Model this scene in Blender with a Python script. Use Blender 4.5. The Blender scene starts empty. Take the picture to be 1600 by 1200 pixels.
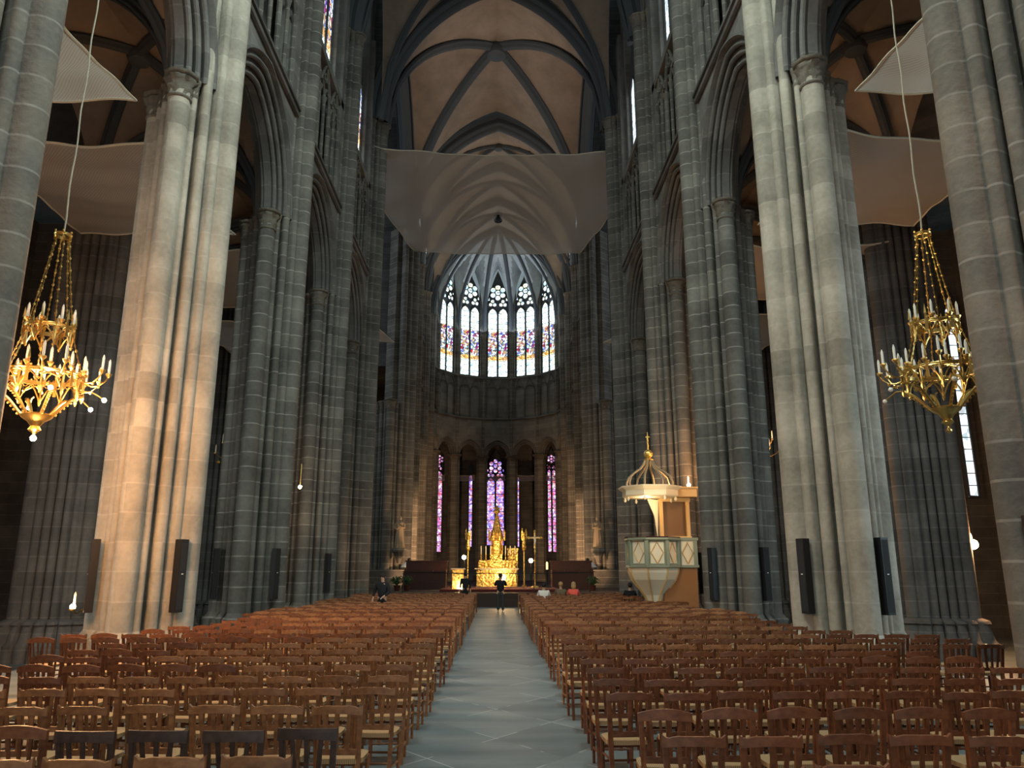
import bpy, bmesh, math, random
from mathutils import Vector, Matrix
PI = math.pi
sin, cos, sqrt, rad = math.sin, math.cos, math.sqrt, math.radians
rnd = random.Random(7)
scn = bpy.context.scene
col = scn.collection

# ------------------------------------------------------------------ camera
H = 1.9
cam_d = bpy.data.cameras.new('camera')
cam = bpy.data.objects.new('camera', cam_d)
col.objects.link(cam)
cam.location = (0, 0, H)
cam_d.sensor_width = 36.0
cam_d.lens = 36.0 * 1200.0 / 1600.0
cam_d.clip_end = 400
_n = Vector((-24.0, -290.0, 1200.0)).normalized()          # nave axis seen by the camera (right, up, forward)
_z = Vector((0.0, 1200.0, 290.0)).normalized()
_x = _n.cross(_z)
if _x.x < 0: _x = -_x
_right = Vector((_x.x, _n.x, _z.x)); _up = Vector((_x.y, _n.y, _z.y)); _fw = Vector((_x.z, _n.z, _z.z))
cam.matrix_world = Matrix(((_right.x, _up.x, -_fw.x, 0), (_right.y, _up.y, -_fw.y, 0), (_right.z, _up.z, -_fw.z, H), (0, 0, 0, 1)))
scn.camera = cam
# ------------------------------------------------------------------ world, exposure, large lights
w = bpy.data.worlds.new('world'); scn.world = w; w.use_nodes = True
bg = w.node_tree.nodes['Background']
bg.inputs[0].default_value = (0.62, 0.80, 0.86, 1)
bg.inputs[1].default_value = 0.20
scn.view_settings.view_transform = 'Standard'
scn.view_settings.look = 'None'
scn.view_settings.gamma = 1.0
scn.view_settings.use_curve_mapping = False
scn.view_settings.exposure = 0.68

def area(name, loc, target, sx, sy, power, color, spread=180):
    l = bpy.data.lights.new(name, 'AREA'); l.shape = 'RECTANGLE'; l.size = sx; l.size_y = sy
    l.energy = power; l.color = color; l.spread = rad(spread)
    o = bpy.data.objects.new(name, l); col.objects.link(o); o.location = loc
    o.rotation_euler = (Vector(target) - Vector(loc)).to_track_quat('-Z', 'Y').to_euler()
    return o
def point(name, loc, power, color=(1.0, .62, .30), r=.06):
    l = bpy.data.lights.new(name, 'POINT'); l.energy = power; l.color = color; l.shadow_soft_size = r
    o = bpy.data.objects.new(name, l); col.objects.link(o); o.location = loc
    return o
def spot(name, loc, target, power, color, ang=60, blend=.6, r=.15):
    l = bpy.data.lights.new(name, 'SPOT'); l.energy = power; l.color = color; l.spot_size = rad(ang); l.spot_blend = blend
    l.shadow_soft_size = r
    o = bpy.data.objects.new(name, l); col.objects.link(o); o.location = loc
    o.rotation_euler = (Vector(target) - Vector(loc)).to_track_quat('-Z', 'Y').to_euler()
    return o
COOL = (.84, 1.0, .93); WARM = (1.0, .50, .21)
area('daylight_west_rose', (0, -9, 22), (0, 20, 8), 9, 9, 520, COOL)
area('daylight_west_doors', (0, -8, 3.2), (0, 20, 2), 9, 3.5, 300, (.95, .97, .95))
area('daylight_south_clerestory', (6.2, 7, 27), (-8.5, 18, 9), 3, 6, 1150, COOL, 110)
area('daylight_north_clerestory', (-6.2, 7, 27), (8.5, 17.5, 9), 3, 6, 1000, COOL, 110)
area('daylight_south_aisle', (18.5, 12, 6), (8, 17.5, 4), 3, 7, 260, (.70, .92, 1.0), 110)
area('daylight_north_aisle', (-18.5, 12, 6), (-9, 18, 4), 3, 7, 200, (.80, .95, .95), 110)
area('daylight_north_transept', (-26, 48, 22), (0, 48, 26), 10, 14, 1100, (.78, .90, 1.0))
area('daylight_south_transept', (26, 48, 22), (0, 48, 26), 10, 14, 1000, (.78, .90, 1.0))
area('daylight_apse', (0, 81, 26), (0, 70, 36), 5, 8, 800, (.72, .85, 1.0))
# warm floodlights on the choir piers and the crossing
for s in (-1, 1):
    spot('choir_floodlight', (s * 3.4, 54.5, 1.2), (s * 6.9, 64.0, 3.6), 6000, (1.0, .56, .28), 58)
    spot('choir_floodlight', (s * 4.6, 51.2, 1.2), (s * 7.6, 55.5, 4.5), 650, (1.0, .56, .30), 90)
    point('aisle_lamp_light', (s * 11.0, 3.0, 5.5), 330, (1.0, .50, .26), .3)
    spot('nave_floodlight', (s * 4.8, 37.5, 2.2), (s * 7.6, 41, 3.5), 100, (1.0, .58, .32), 80)
spot('choir_floodlight', (0.5, 62.5, 1.2), (0.5, 90, 1.5), 1300, (1.0, .56, .30), 42)
spot('vault_fill_spot', (0, 43, 27.5), (0, 51, 38), 950, (1.0, .76, .56), 130, 1.0)  # added spot in mid-air above the net, brightens the crossing vault
spot('vault_fill_spot', (0, 62, 21), (0, 66, 38), 1500, (1.0, .74, .54), 120, 1.0)  # added spot in mid-air, brightens the choir vault

# ------------------------------------------------------------------ materials
def mat(name, c, rough=.8, metal=0.0, emit=None, es=0.0, spec=.3):
    m = bpy.data.materials.new(name); m.use_nodes = True
    p = m.node_tree.nodes['Principled BSDF']
    p.inputs['Base Color'].default_value = (*c, 1); p.inputs['Roughness'].default_value = rough
    p.inputs['Metallic'].default_value = metal
    p.inputs['Specular IOR Level'].default_value = spec
    if emit: p.inputs['Emission Color'].default_value = (*emit, 1); p.inputs['Emission Strength'].default_value = es
    return m
def nd(m, t, **k):
    n = m.node_tree.nodes.new(t)
    for a, b in k.items(): setattr(n, a, b)
    return n
def lk(m, a, b): m.node_tree.links.new(a, b)
def math_n(m, op, a, b=None, c=None):
    n = nd(m, 'ShaderNodeMath', operation=op)
    for i, v in enumerate((a, b, c)):
        if v is None: continue
        if isinstance(v, (int, float)): n.inputs[i].default_value = v
        else: lk(m, v, n.inputs[i])
    return n.outputs[0]
def mixc(m, f, a, b, mode='MIX'):
    n = nd(m, 'ShaderNodeMix', data_type='RGBA', blend_type=mode)
    if isinstance(f, (int, float)): n.inputs[0].default_value = f
    else: lk(m, f, n.inputs[0])
    for i, v in ((6, a), (7, b)):
        if isinstance(v, tuple): n.inputs[i].default_value = (*v, 1) if len(v) == 3 else v
        else: lk(m, v, n.inputs[i])
    return n.outputs[2]
def ramp(m, f, stops):
    n = nd(m, 'ShaderNodeValToRGB'); cr = n.color_ramp
    while len(cr.elements) < len(stops): cr.elements.new(.5)
    for e, (p, c) in zip(cr.elements, stops):
        e.position = p; e.color = (*c, 1) if len(c) == 3 else c
    lk(m, f, n.inputs[0]); return n.outputs[0]

def stone(name, a, b, joint=.5, jc=(.34, .33, .30), jw=.018, jamt=.75, rough=.85, brick=False, bump=.25, jz0=-1):
    """masonry: mottled colour with pale mortar joints at every course"""
    m = mat(name, a, rough); p = m.node_tree.nodes['Principled BSDF']
    geo = nd(m, 'ShaderNodeNewGeometry'); sep = nd(m, 'ShaderNodeSeparateXYZ'); lk(m, geo.outputs['Position'], sep.inputs[0])
    n1 = nd(m, 'ShaderNodeTexNoise'); n1.inputs['Scale'].default_value = .9; n1.inputs['Detail'].default_value = 5
    n2 = nd(m, 'ShaderNodeTexNoise'); n2.inputs['Scale'].default_value = 9; n2.inputs['Detail'].default_value = 4
    lk(m, geo.outputs['Position'], n1.inputs['Vector']); lk(m, geo.outputs['Position'], n2.inputs['Vector'])
    f = math_n(m, 'MULTIPLY_ADD', n1.outputs[0], 1.6, -.3)
    f = math_n(m, 'MULTIPLY_ADD', n2.outputs[0], .5, math_n(m, 'SUBTRACT', f, .25))
    c = ramp(m, f, [(.1, a), (.9, b)])
    # course tint: every block row slightly different
    q = math_n(m, 'DIVIDE', sep.outputs[2], joint)
    wn = nd(m, 'ShaderNodeTexWhiteNoise', noise_dimensions='2D')
    cv = nd(m, 'ShaderNodeCombineXYZ'); lk(m, math_n(m, 'FLOOR', q), cv.inputs[0])
    lk(m, math_n(m, 'FLOOR', math_n(m, 'MULTIPLY', math_n(m, 'ADD', sep.outputs[0], sep.outputs[1]), .8)), cv.inputs[1])
    lk(m, cv.outputs[0], wn.inputs['Vector'])
    t = math_n(m, 'MULTIPLY_ADD', wn.outputs[0], .34, .83)
    c = mixc(m, 1.0, c, t, 'MULTIPLY')
    fr = math_n(m, 'FRACT', q)
    d = math_n(m, 'MINIMUM', fr, math_n(m, 'SUBTRACT', 1.0, fr))
    j = math_n(m, 'LESS_THAN', d, jw / joint)
    if brick:
        s2 = math_n(m, 'MULTIPLY', math_n(m, 'ADD', math_n(m, 'MULTIPLY', sep.outputs[0], .7), sep.outputs[1]), 1.25)
        odd = math_n(m, 'MULTIPLY', math_n(m, 'MODULO', math_n(m, 'FLOOR', q), 2.0), .5)
        f2 = math_n(m, 'FRACT', math_n(m, 'ADD', s2, odd)); d2 = math_n(m, 'MINIMUM', f2, math_n(m, 'SUBTRACT', 1.0, f2))
        j = math_n(m, 'MAXIMUM', j, math_n(m, 'LESS_THAN', d2, jw))
    n3 = nd(m, 'ShaderNodeTexNoise'); n3.inputs['Scale'].default_value = 2.3; lk(m, geo.outputs['Position'], n3.inputs['Vector'])
    jm = math_n(m, 'MULTIPLY', j, math_n(m, 'MULTIPLY_ADD', n3.outputs[0], 1.6 * jamt, -.25 * jamt))
    jm = math_n(m, 'MAXIMUM', jm, 0.0)
    c = mixc(m, jm, c, jc)
    lk(m, c, p.inputs['Base Color'])
    bp = nd(m, 'ShaderNodeBump'); bp.inputs['Strength'].default_value = bump; bp.inputs['Distance'].default_value = .03
    lk(m, n2.outputs[0], bp.inputs['Height']); lk(m, bp.outputs[0], p.inputs['Normal'])
    return m
M = {}
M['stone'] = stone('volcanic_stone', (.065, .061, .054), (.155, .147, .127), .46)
M['stone_pale_lit'] = stone('pale_lit_volcanic_stone', (.17, .155, .125), (.36, .33, .275), .62, jc=(.46, .43, .37), jamt=.32, bump=.5)  # second piers' cleaner stone, with the stronger light on them mixed into its colour
M['stone_near_lit'] = stone('lamplit_grey_volcanic_stone', (.10, .098, .09), (.24, .205, .165), .5, jc=(.36, .34, .30), jamt=.7, bump=.5)  # nearest piers' stone, with orange lamplight patches mixed into its colour
M['stage'] = mat('dark_brown_stage_front', (.045, .030, .022), .7)
M['stone_wall'] = stone('volcanic_stone_wall', (.10, .097, .09), (.17, .165, .15), .46, jc=(.26, .25, .23), jamt=.35, brick=True)
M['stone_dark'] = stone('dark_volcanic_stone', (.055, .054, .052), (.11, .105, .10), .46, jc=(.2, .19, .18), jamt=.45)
M['arch'] = stone('moulded_volcanic_stone', (.075, .073, .070), (.14, .135, .125), .7, jamt=.25)
M['cap'] = stone('carved_volcanic_stone', (.06, .055, .045), (.16, .14, .11), 5, jamt=0, bump=.8)
def plaster(name, a, b, sc=.6):
    m = mat(name, a, .95); p = m.node_tree.nodes['Principled BSDF']
    geo = nd(m, 'ShaderNodeNewGeometry')
    n1 = nd(m, 'ShaderNodeTexNoise'); n1.inputs['Scale'].default_value = sc; n1.inputs['Detail'].default_value = 7; n1.inputs['Roughness'].default_value = .65
    lk(m, geo.outputs['Position'], n1.inputs['Vector'])
    lk(m, ramp(m, n1.outputs[0], [(.3, a), (.72, b)]), p.inputs['Base Color'])
    return m
M['tan'] = plaster('vault_infill', (.19, .145, .11), (.30, .235, .18))
M['web'] = plaster('daylit_apse_vault_infill', (.20, .22, .22), (.38, .40, .40))  # cool window light put into the colour of the grey apse webs
M['rib'] = mat('vault_rib_stone', (.055, .062, .068), .85)
M['iron'] = mat('black_metal', (.012, .012, .013), .5)
M['gold'] = mat('gilt_brass', (.75, .52, .18), .28, 1.0)
M['gilt'] = mat('gilded_wood', (.80, .55, .16), .38, .75)
def relief(m, sc, a, b):
    p = m.node_tree.nodes['Principled BSDF']; geo = nd(m, 'ShaderNodeNewGeometry')
    v = nd(m, 'ShaderNodeTexVoronoi'); v.inputs['Scale'].default_value = sc; lk(m, geo.outputs['Position'], v.inputs['Vector'])
    n = nd(m, 'ShaderNodeTexNoise'); n.inputs['Scale'].default_value = sc * .8; n.inputs['Detail'].default_value = 4; lk(m, geo.outputs['Position'], n.inputs['Vector'])
    lk(m, ramp(m, math_n(m, 'MULTIPLY', n.outputs[0], math_n(m, 'ADD', v.outputs['Distance'], .75)), [(.28, a), (.62, b)]), p.inputs['Base Color'])
    bp = nd(m, 'ShaderNodeBump'); bp.inputs['Strength'].default_value = .9; bp.inputs['Distance'].default_value = .05
    lk(m, v.outputs['Distance'], bp.inputs['Height']); lk(m, bp.outputs[0], p.inputs['Normal'])
relief(M['gilt'], 7, (.20, .10, .02), (.85, .58, .17))
M['candle'] = mat('ivory_candle', (.78, .76, .66), .5)
M['bulb'] = mat('lit_bulb', (1, .8, .5), .5, emit=(1.0, .62, .28), es=60)
M['rope'] = mat('pale_rope', (.45, .42, .33), .9)
M['skin'] = mat('skin', (.50, .31, .22), .6)
M['hair'] = mat('dark_hair', (.018, .014, .012), .6)
M['blond'] = mat('blond_hair', (.42, .27, .13), .6)
M['black'] = mat('black_cloth', (.013, .014, .017), .9)
M['greycloth'] = mat('dark_grey_cloth', (.05, .05, .055), .9)
M['white'] = mat('white_cloth', (.72, .70, .66), .9)
M['red'] = mat('coral_red_cloth', (.80, .13, .10), .8)
M['olive'] = mat('olive_brown_cloth', (.16, .12, .07), .9)
M['green'] = mat('leaf_green', (.03, .07, .025), .7)
M['marble'] = mat('cream_marble', (.60, .50, .34), .35)
M['cream'] = mat('cream_paint', (.62, .56, .42), .5)
M['ggreen'] = mat('grey_green_paint', (.20, .23, .17), .55)
M['ochre'] = mat('ochre_paint', (.55, .36, .15), .5)
M['wood_panel'] = mat('brown_polished_wood', (.24, .11, .04), .35)
M['carpet'] = mat('dark_red_carpet', (.09, .012, .012), .95)
M['statue'] = mat('weathered_stone_statue', (.26, .21, .14), .8)
def wood(name, a, b, rough=.42, sc=7):
    m = mat(name, a, rough); p = m.node_tree.nodes['Principled BSDF']
    tc = nd(m, 'ShaderNodeTexCoord'); mp = nd(m, 'ShaderNodeMapping'); mp.inputs['Scale'].default_value = (2.2, 3, 3)
    lk(m, tc.outputs['Object'], mp.inputs[0])
    oi = nd(m, 'ShaderNodeObjectInfo')
    n1 = nd(m, 'ShaderNodeTexNoise', noise_dimensions='4D'); n1.inputs['Scale'].default_value = sc; n1.inputs['Detail'].default_value = 5
    lk(m, mp.outputs[0], n1.inputs['Vector']); lk(m, math_n(m, 'MULTIPLY', oi.outputs['Random'], 9.0), n1.inputs['W'])
    c = ramp(m, n1.outputs[0], [(.3, a), (.7, b)])
    lk(m, mixc(m, 1.0, c, math_n(m, 'MULTIPLY_ADD', oi.outputs['Random'], .35, .82), 'MULTIPLY'), p.inputs['Base Color'])
    return m
M['oak'] = wood('oiled_oak', (.16, .065, .026), (.30, .135, .056))
M['mahog'] = wood('reddish_beech', (.10, .033, .014), (.185, .068, .029))
M['darkw'] = wood('dark_stained_wood', (.035, .022, .018), (.075, .045, .035))
M['stall'] = wood('dark_red_stall_wood', (.03, .010, .008), (.065, .02, .013))
def rush():
    m = mat('woven_rush', (.5, .36, .2), .85); p = m.node_tree.nodes['Principled BSDF']
    tc = nd(m, 'ShaderNodeTexCoord'); wv = nd(m, 'ShaderNodeTexWave'); wv.inputs['Scale'].default_value = 22; wv.inputs['Distortion'].default_value = 1.5
    lk(m, tc.outputs['Object'], wv.inputs[0])
    lk(m, ramp(m, wv.outputs[1], [(.0, (.22, .13, .065)), (1, (.44, .31, .16))]), p.inputs['Base Color'])
    return m
M['rush'] = rush()

def slate():
    m = mat('slate_paving', (.12, .14, .15), .55); p = m.node_tree.nodes['Principled BSDF']
    geo = nd(m, 'ShaderNodeNewGeometry'); sep = nd(m, 'ShaderNodeSeparateXYZ'); lk(m, geo.outputs['Position'], sep.inputs[0])
    x, y = sep.outputs[0], sep.outputs[1]
    u = math_n(m, 'MULTIPLY', math_n(m, 'ADD', math_n(m, 'MULTIPLY', x, 1.35), y), .52)
    v = math_n(m, 'MULTIPLY', math_n(m, 'SUBTRACT', math_n(m, 'MULTIPLY', x, 1.35), y), .52)
    def line(t, wdt):
        fr = math_n(m, 'FRACT', t); return math_n(m, 'LESS_THAN', math_n(m, 'MINIMUM', fr, math_n(m, 'SUBTRACT', 1.0, fr)), wdt)
    n1 = nd(m, 'ShaderNodeTexNoise'); n1.inputs['Scale'].default_value = 1.1; n1.inputs['Detail'].default_value = 6
    lk(m, geo.outputs['Position'], n1.inputs['Vector'])
    mp = nd(m, 'ShaderNodeMapping'); mp.inputs['Scale'].default_value = (.35, 2.2, 1); lk(m, geo.outputs['Position'], mp.inputs[0])
    n2 = nd(m, 'ShaderNodeTexNoise'); n2.inputs['Scale'].default_value = 1.0; n2.inputs['Detail'].default_value = 3; lk(m, mp.outputs[0], n2.inputs['Vector'])
    L = math_n(m, 'MAXIMUM', line(u, .008), line(v, .008))
    L = math_n(m, 'MULTIPLY', L, math_n(m, 'GREATER_THAN', n1.outputs[0], .52))
    slab = nd(m, 'ShaderNodeTexWhiteNoise', noise_dimensions='2D'); cv = nd(m, 'ShaderNodeCombineXYZ')
    lk(m, math_n(m, 'FLOOR', u), cv.inputs[0]); lk(m, math_n(m, 'FLOOR', v), cv.inputs[1]); lk(m, cv.outputs[0], slab.inputs['Vector'])
    f = math_n(m, 'ADD', math_n(m, 'MULTIPLY', n2.outputs[0], .6), math_n(m, 'ADD', math_n(m, 'MULTIPLY', n1.outputs[0], .3), math_n(m, 'MULTIPLY', slab.outputs[0], .18)))
    c = ramp(m, f, [(.3, (.065, .078, .082)), (.8, (.165, .192, .197))])
    c = mixc(m, math_n(m, 'MULTIPLY', L, .5), c, (.42, .43, .41))
    lk(m, c, p.inputs['Base Color'])
    return m
M['slate'] = slate()

def glass(name, kind, es):
    """stained glass: object space, x across the window, z upwards (0 at the sill)"""
    m = bpy.data.materials.new(name); m.use_nodes = True
    for n in list(m.node_tree.nodes): m.node_tree.nodes.remove(n)
    out = nd(m, 'ShaderNodeOutputMaterial'); em = nd(m, 'ShaderNodeEmission'); lk(m, em.outputs[0], out.inputs[0])
    tc = nd(m, 'ShaderNodeTexCoord'); sep = nd(m, 'ShaderNodeSeparateXYZ'); lk(m, tc.outputs['Object'], sep.inputs[0])
    x, z = sep.outputs[0], sep.outputs[2]
    vo = nd(m, 'ShaderNodeTexVoronoi'); vo.inputs['Scale'].default_value = {'figure': 3.0, 'medallion': 4.2, 'plain': 3, 'pink': 4.2}[kind]
    lk(m, tc.outputs['Object'], vo.inputs['Vector'])
    vd = nd(m, 'ShaderNodeTexVoronoi', feature='DISTANCE_TO_EDGE'); vd.inputs['Scale'].default_value = vo.inputs['Scale'].default_value
    lk(m, tc.outputs['Object'], vd.inputs['Vector'])
    sc = nd(m, 'ShaderNodeSeparateColor'); lk(m, vo.outputs['Color'], sc.inputs[0])
    hue = sc.outputs[0]
    cc = {'figure': [(0, (.75, .04, .05)), (.22, (.05, .12, .75)), (.42, (.95, .92, .75)), (.58, (.85, .35, .05)), (.7, (.1, .45, .5)), (.82, (.45, .05, .35)), (1, (.9, .75, .2))],
          'medallion': [(0, (.10, .10, .70)), (.3, (.45, .25, .75)), (.5, (.85, .45, .65)), (.65, (.65, .65, .9)), (.8, (.7, .08, .06)), (1, (.25, .35, .85))],
          'pink': [(0, (.75, .12, .30)), (.3, (.45, .25, .75)), (.5, (.85, .45, .55)), (.65, (.75, .8, .8)), (.8, (.7, .06, .10)), (1, (.30, .35, .75))],
          'plain': [(0, (.7, .9, 1)), (1, (1, 1, 1))]}[kind]
    colr = ramp(m, hue, cc)
    bright = math_n(m, 'MULTIPLY_ADD', sc.outputs[1], .8, .45)
    if kind == 'figure':
        grey = ramp(m, sc.outputs[2], [(0, (.30, .55, .72)), (.3, (.80, .95, 1)), (.6, (.9, 1, 1)), (.8, (.45, .62, .50)), (1, (1, .95, .6))])
        inb = math_n(m, 'MULTIPLY', math_n(m, 'GREATER_THAN', z, 2.0), math_n(m, 'LESS_THAN', z, 5.4))
        nz = nd(m, 'ShaderNodeTexNoise'); nz.inputs['Scale'].default_value = 3; lk(m, tc.outputs['Object'], nz.inputs['Vector'])
        inb = math_n(m, 'MULTIPLY', inb, math_n(m, 'GREATER_THAN', nz.outputs[0], .46))
        colr = mixc(m, inb, grey, colr)
        band = math_n(m, 'MULTIPLY', math_n(m, 'GREATER_THAN', z, 1.95), math_n(m, 'LESS_THAN', z, 2.4))
        colr = mixc(m, math_n(m, 'MULTIPLY', band, .8), colr, (.85, .42, .08))
        bright = math_n(m, 'MULTIPLY_ADD', math_n(m, 'SUBTRACT', 1.0, inb), 1.0, .75)
    lead = math_n(m, 'GREATER_THAN', vd.outputs['Distance'], .06 if kind != 'plain' else 0.0)
    fr = math_n(m, 'FRACT', math_n(m, 'MULTIPLY', z, {'figure': 1.6, 'medallion': 1.0, 'pink': 1.0, 'plain': 1.9}[kind]))
    bar = math_n(m, 'GREATER_THAN', fr, .07)
    k = math_n(m, 'MULTIPLY', math_n(m, 'MULTIPLY_ADD', lead, .72, .28), bar)
    k = math_n(m, 'MULTIPLY', k, bright)
    lk(m, mixc(m, 1.0, colr, k, 'MULTIPLY'), em.inputs[0])
    em.inputs[1].default_value = es
    return m
M['glass_figure'] = glass('stained_glass_with_saints', 'figure', 1.0)
M['glass_med'] = glass('violet_medallion_glass', 'medallion', 1.5)
M['glass_pink'] = glass('rose_medallion_glass', 'pink', 1.3)
M['glass_plain'] = glass('pale_leaded_glass', 'plain', 1.0)

def netmat():
    m = bpy.data.materials.new('translucent_safety_net'); m.use_nodes = True
    nt = m.node_tree
    for n in list(nt.nodes): nt.nodes.remove(n)
    out = nd(m, 'ShaderNodeOutputMaterial')
    df = nd(m, 'ShaderNodeBsdfDiffuse'); tl = nd(m, 'ShaderNodeBsdfTranslucent'); tr = nd(m, 'ShaderNodeBsdfTransparent')
    c = (.60, .56, .50, 1)
    df.inputs[0].default_value = c; tl.inputs[0].default_value = c
    a = nd(m, 'ShaderNodeMixShader'); a.inputs[0].default_value = .5; lk(m, df.outputs[0], a.inputs[1]); lk(m, tl.outputs[0], a.inputs[2])
    b = nd(m, 'ShaderNodeMixShader')
    tc = nd(m, 'ShaderNodeTexCoord'); wv = nd(m, 'ShaderNodeTexWave', bands_direction='DIAGONAL'); wv.inputs['Scale'].default_value = 7.0
    lk(m, tc.outputs['Object'], wv.inputs[0])
    lk(m, math_n(m, 'MULTIPLY_ADD', wv.outputs[1], .16, .20), b.inputs[0])
    lk(m, a.outputs[0], b.inputs[1]); lk(m, tr.outputs[0], b.inputs[2]); lk(m, b.outputs[0], out.inputs[0])
    return m
M['net'] = netmat()

# ------------------------------------------------------------------ helpers
class MB:
    def __init__(s): s.v = []; s.f = []
    def add(s, vs, fs):
        k = len(s.v); s.v += [tuple(p) for p in vs]; s.f += [tuple(i + k for i in f) for f in fs]; return s
    def box(s, cx, cy, cz, sx, sy, sz, rz=0, top=1.0):
        vs = []
        for z, k in ((-.5, 1.0), (.5, top)):
            for x, y in ((-.5, -.5), (.5, -.5), (.5, .5), (-.5, .5)):
                X, Y = x * sx * k, y * sy * k
                vs.append((cx + X * cos(rz) - Y * sin(rz), cy + X * sin(rz) + Y * cos(rz), cz + z * sz))
        return s.add(vs, [(3, 2, 1, 0), (4, 5, 6, 7), (0, 1, 5, 4), (1, 2, 6, 5), (2, 3, 7, 6), (3, 0, 4, 7)])
    def tube(s, pts, r, n=8, cap=True):
        pts = [Vector(p) for p in pts]; rs = r if isinstance(r, (list, tuple)) else [r] * len(pts)
        t0 = (pts[1] - pts[0]).normalized()
        ref = Vector((0, 0, 1)) if abs(t0.z) < .9 else Vector((1, 0, 0))
        u = t0.cross(ref).normalized(); vs = []; fs = []
        for i, p in enumerate(pts):
            if i == 0: t = t0
            elif i == len(pts) - 1: t = (pts[i] - pts[i - 1]).normalized()
            else: t = ((pts[i + 1] - p).normalized() + (p - pts[i - 1]).normalized()).normalized()
            u = (u - t * u.dot(t)).normalized(); v = t.cross(u)
            for k in range(n):
                a = 2 * PI * k / n; vs.append(p + (u * cos(a) + v * sin(a)) * rs[i])
        m = len(pts)
        for i in range(m - 1):
            for k in range(n): fs.append((i * n + k, i * n + (k + 1) % n, (i + 1) * n + (k + 1) % n, (i + 1) * n + k))
        if cap: fs.append(tuple(range(n - 1, -1, -1))); fs.append(tuple((m - 1) * n + k for k in range(n)))
        return s.add(vs, fs)
    def lathe(s, cx, cy, prof, n=16, fn=None, cap=True, a0=0, a1=2 * PI):
        vs = []; fs = []; full = abs(a1 - a0 - 2 * PI) < 1e-6; nn = n if full else n + 1
        for i, (r, z) in enumerate(prof):
            for k in range(nn):
                a = a0 + (a1 - a0) * k / n; rr = r if fn is None else fn(r, z, a, i)
                vs.append((cx + rr * cos(a), cy + rr * sin(a), z))
        for i in range(len(prof) - 1):
            for k in range(n):
                b = (k + 1) % nn
                fs.append((i * nn + k, i * nn + b, (i + 1) * nn + b, (i + 1) * nn + k))
        if cap:
            fs.append(tuple(range(nn - 1, -1, -1))); fs.append(tuple((len(prof) - 1) * nn + k for k in range(nn)))
        return s.add(vs, fs)
    def grid(s, rows, closed=False):
        n = len(rows[0]); vs = [p for r in rows for p in r]; fs = []
        for i in range(len(rows) - 1):
            for k in range(n if closed else n - 1):
                b = (k + 1) % n
                fs.append((i * n + k, i * n + b, (i + 1) * n + b, (i + 1) * n + k))
        return s.add(vs, fs)
    def poly(s, pts): return s.add(pts, [tuple(range(len(pts)))])
    def prism(s, pts, off):
        """closed polygon pts extruded by the vector off"""
        n = len(pts); off = Vector(off); q = [Vector(p) for p in pts]
        return s.add(q + [p + off for p in q], [tuple(range(n)), tuple(range(2 * n - 1, n - 1, -1))] + [(i, (i + 1) % n, n + (i + 1) % n, n + i)[::-1] for i in range(n)])
    def sphere(s, c, r, n=10, m=7, sc=(1, 1, 1)):
        prof = [(max(1e-4, r * sin(PI * i / m)), -r * cos(PI * i / m)) for i in range(m + 1)]
        k = len(s.v); s.lathe(0, 0, prof, n)
        for i in range(k, len(s.v)):
            x, y, z = s.v[i]; s.v[i] = (x * sc[0] + c[0], y * sc[1] + c[1], z * sc[2] + c[2])
        return s
    def build(s, name, m, parent=None, smooth=False, loc=None, rot=None, ang=35):
        me = bpy.data.meshes.new(name); me.from_pydata(s.v, [], s.f); me.update()
        bm = bmesh.new(); bm.from_mesh(me); bmesh.ops.recalc_face_normals(bm, faces=bm.faces); bm.to_mesh(me); bm.free()
        o = bpy.data.objects.new(name, me); col.objects.link(o)
        if isinstance(m, (list, tuple)):
            for q in m: me.materials.append(q)
        else: me.materials.append(m)
        if smooth:
            me.polygons.foreach_set('use_smooth', [True] * len(me.polygons))
            if ang: me.set_sharp_from_angle(angle=rad(ang))
        if parent: o.parent = parent
        if loc: o.location = loc
        if rot: o.rotation_euler = rot
        return o
def tag(o, label=None, cat=None, group=None, kind=None):
    if label: o['label'] = label
    if cat: o['category'] = cat
    if group: o['group'] = group
    if kind: o['kind'] = kind
    return o
def empty(name, loc=(0, 0, 0), rz=0, **k):
    o = bpy.data.objects.new(name, None); o.empty_display_size = .1; col.objects.link(o)
    o.location = loc; o.rotation_euler = (0, 0, rz); return tag(o, **k)
def struct(name, mb, m, label, cat, smooth=False):
    return tag(mb.build(name, m, smooth=smooth), label, cat, kind='structure')

# ------------------------------------------------------------------ dimensions
XL, XR = -7.90, 7.55                      # lines of the nave piers
YL = [10.3, 17.9, 25.4, 33.1]; YR = [9.75, 17.1, 24.3, 31.5]
YC_L, YC_R = 41.0, 40.2                   # western crossing piers
ZC = 13.85                                # arcade capitals
ZV = 27.6                                 # vault capitals
ZS = 17.9                                 # string course over the arcade
ZT = 23.3                                 # clerestory sill
YX = 55.8                                 # eastern crossing piers
XLe, XRe = -7.7, 7.9
YCH = [62.6, 69.3, 76.0]                  # choir piers
AC = (0.0, 76.0); AR = 7.35               # apse centre and wall radius
XCH = 7.35

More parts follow.
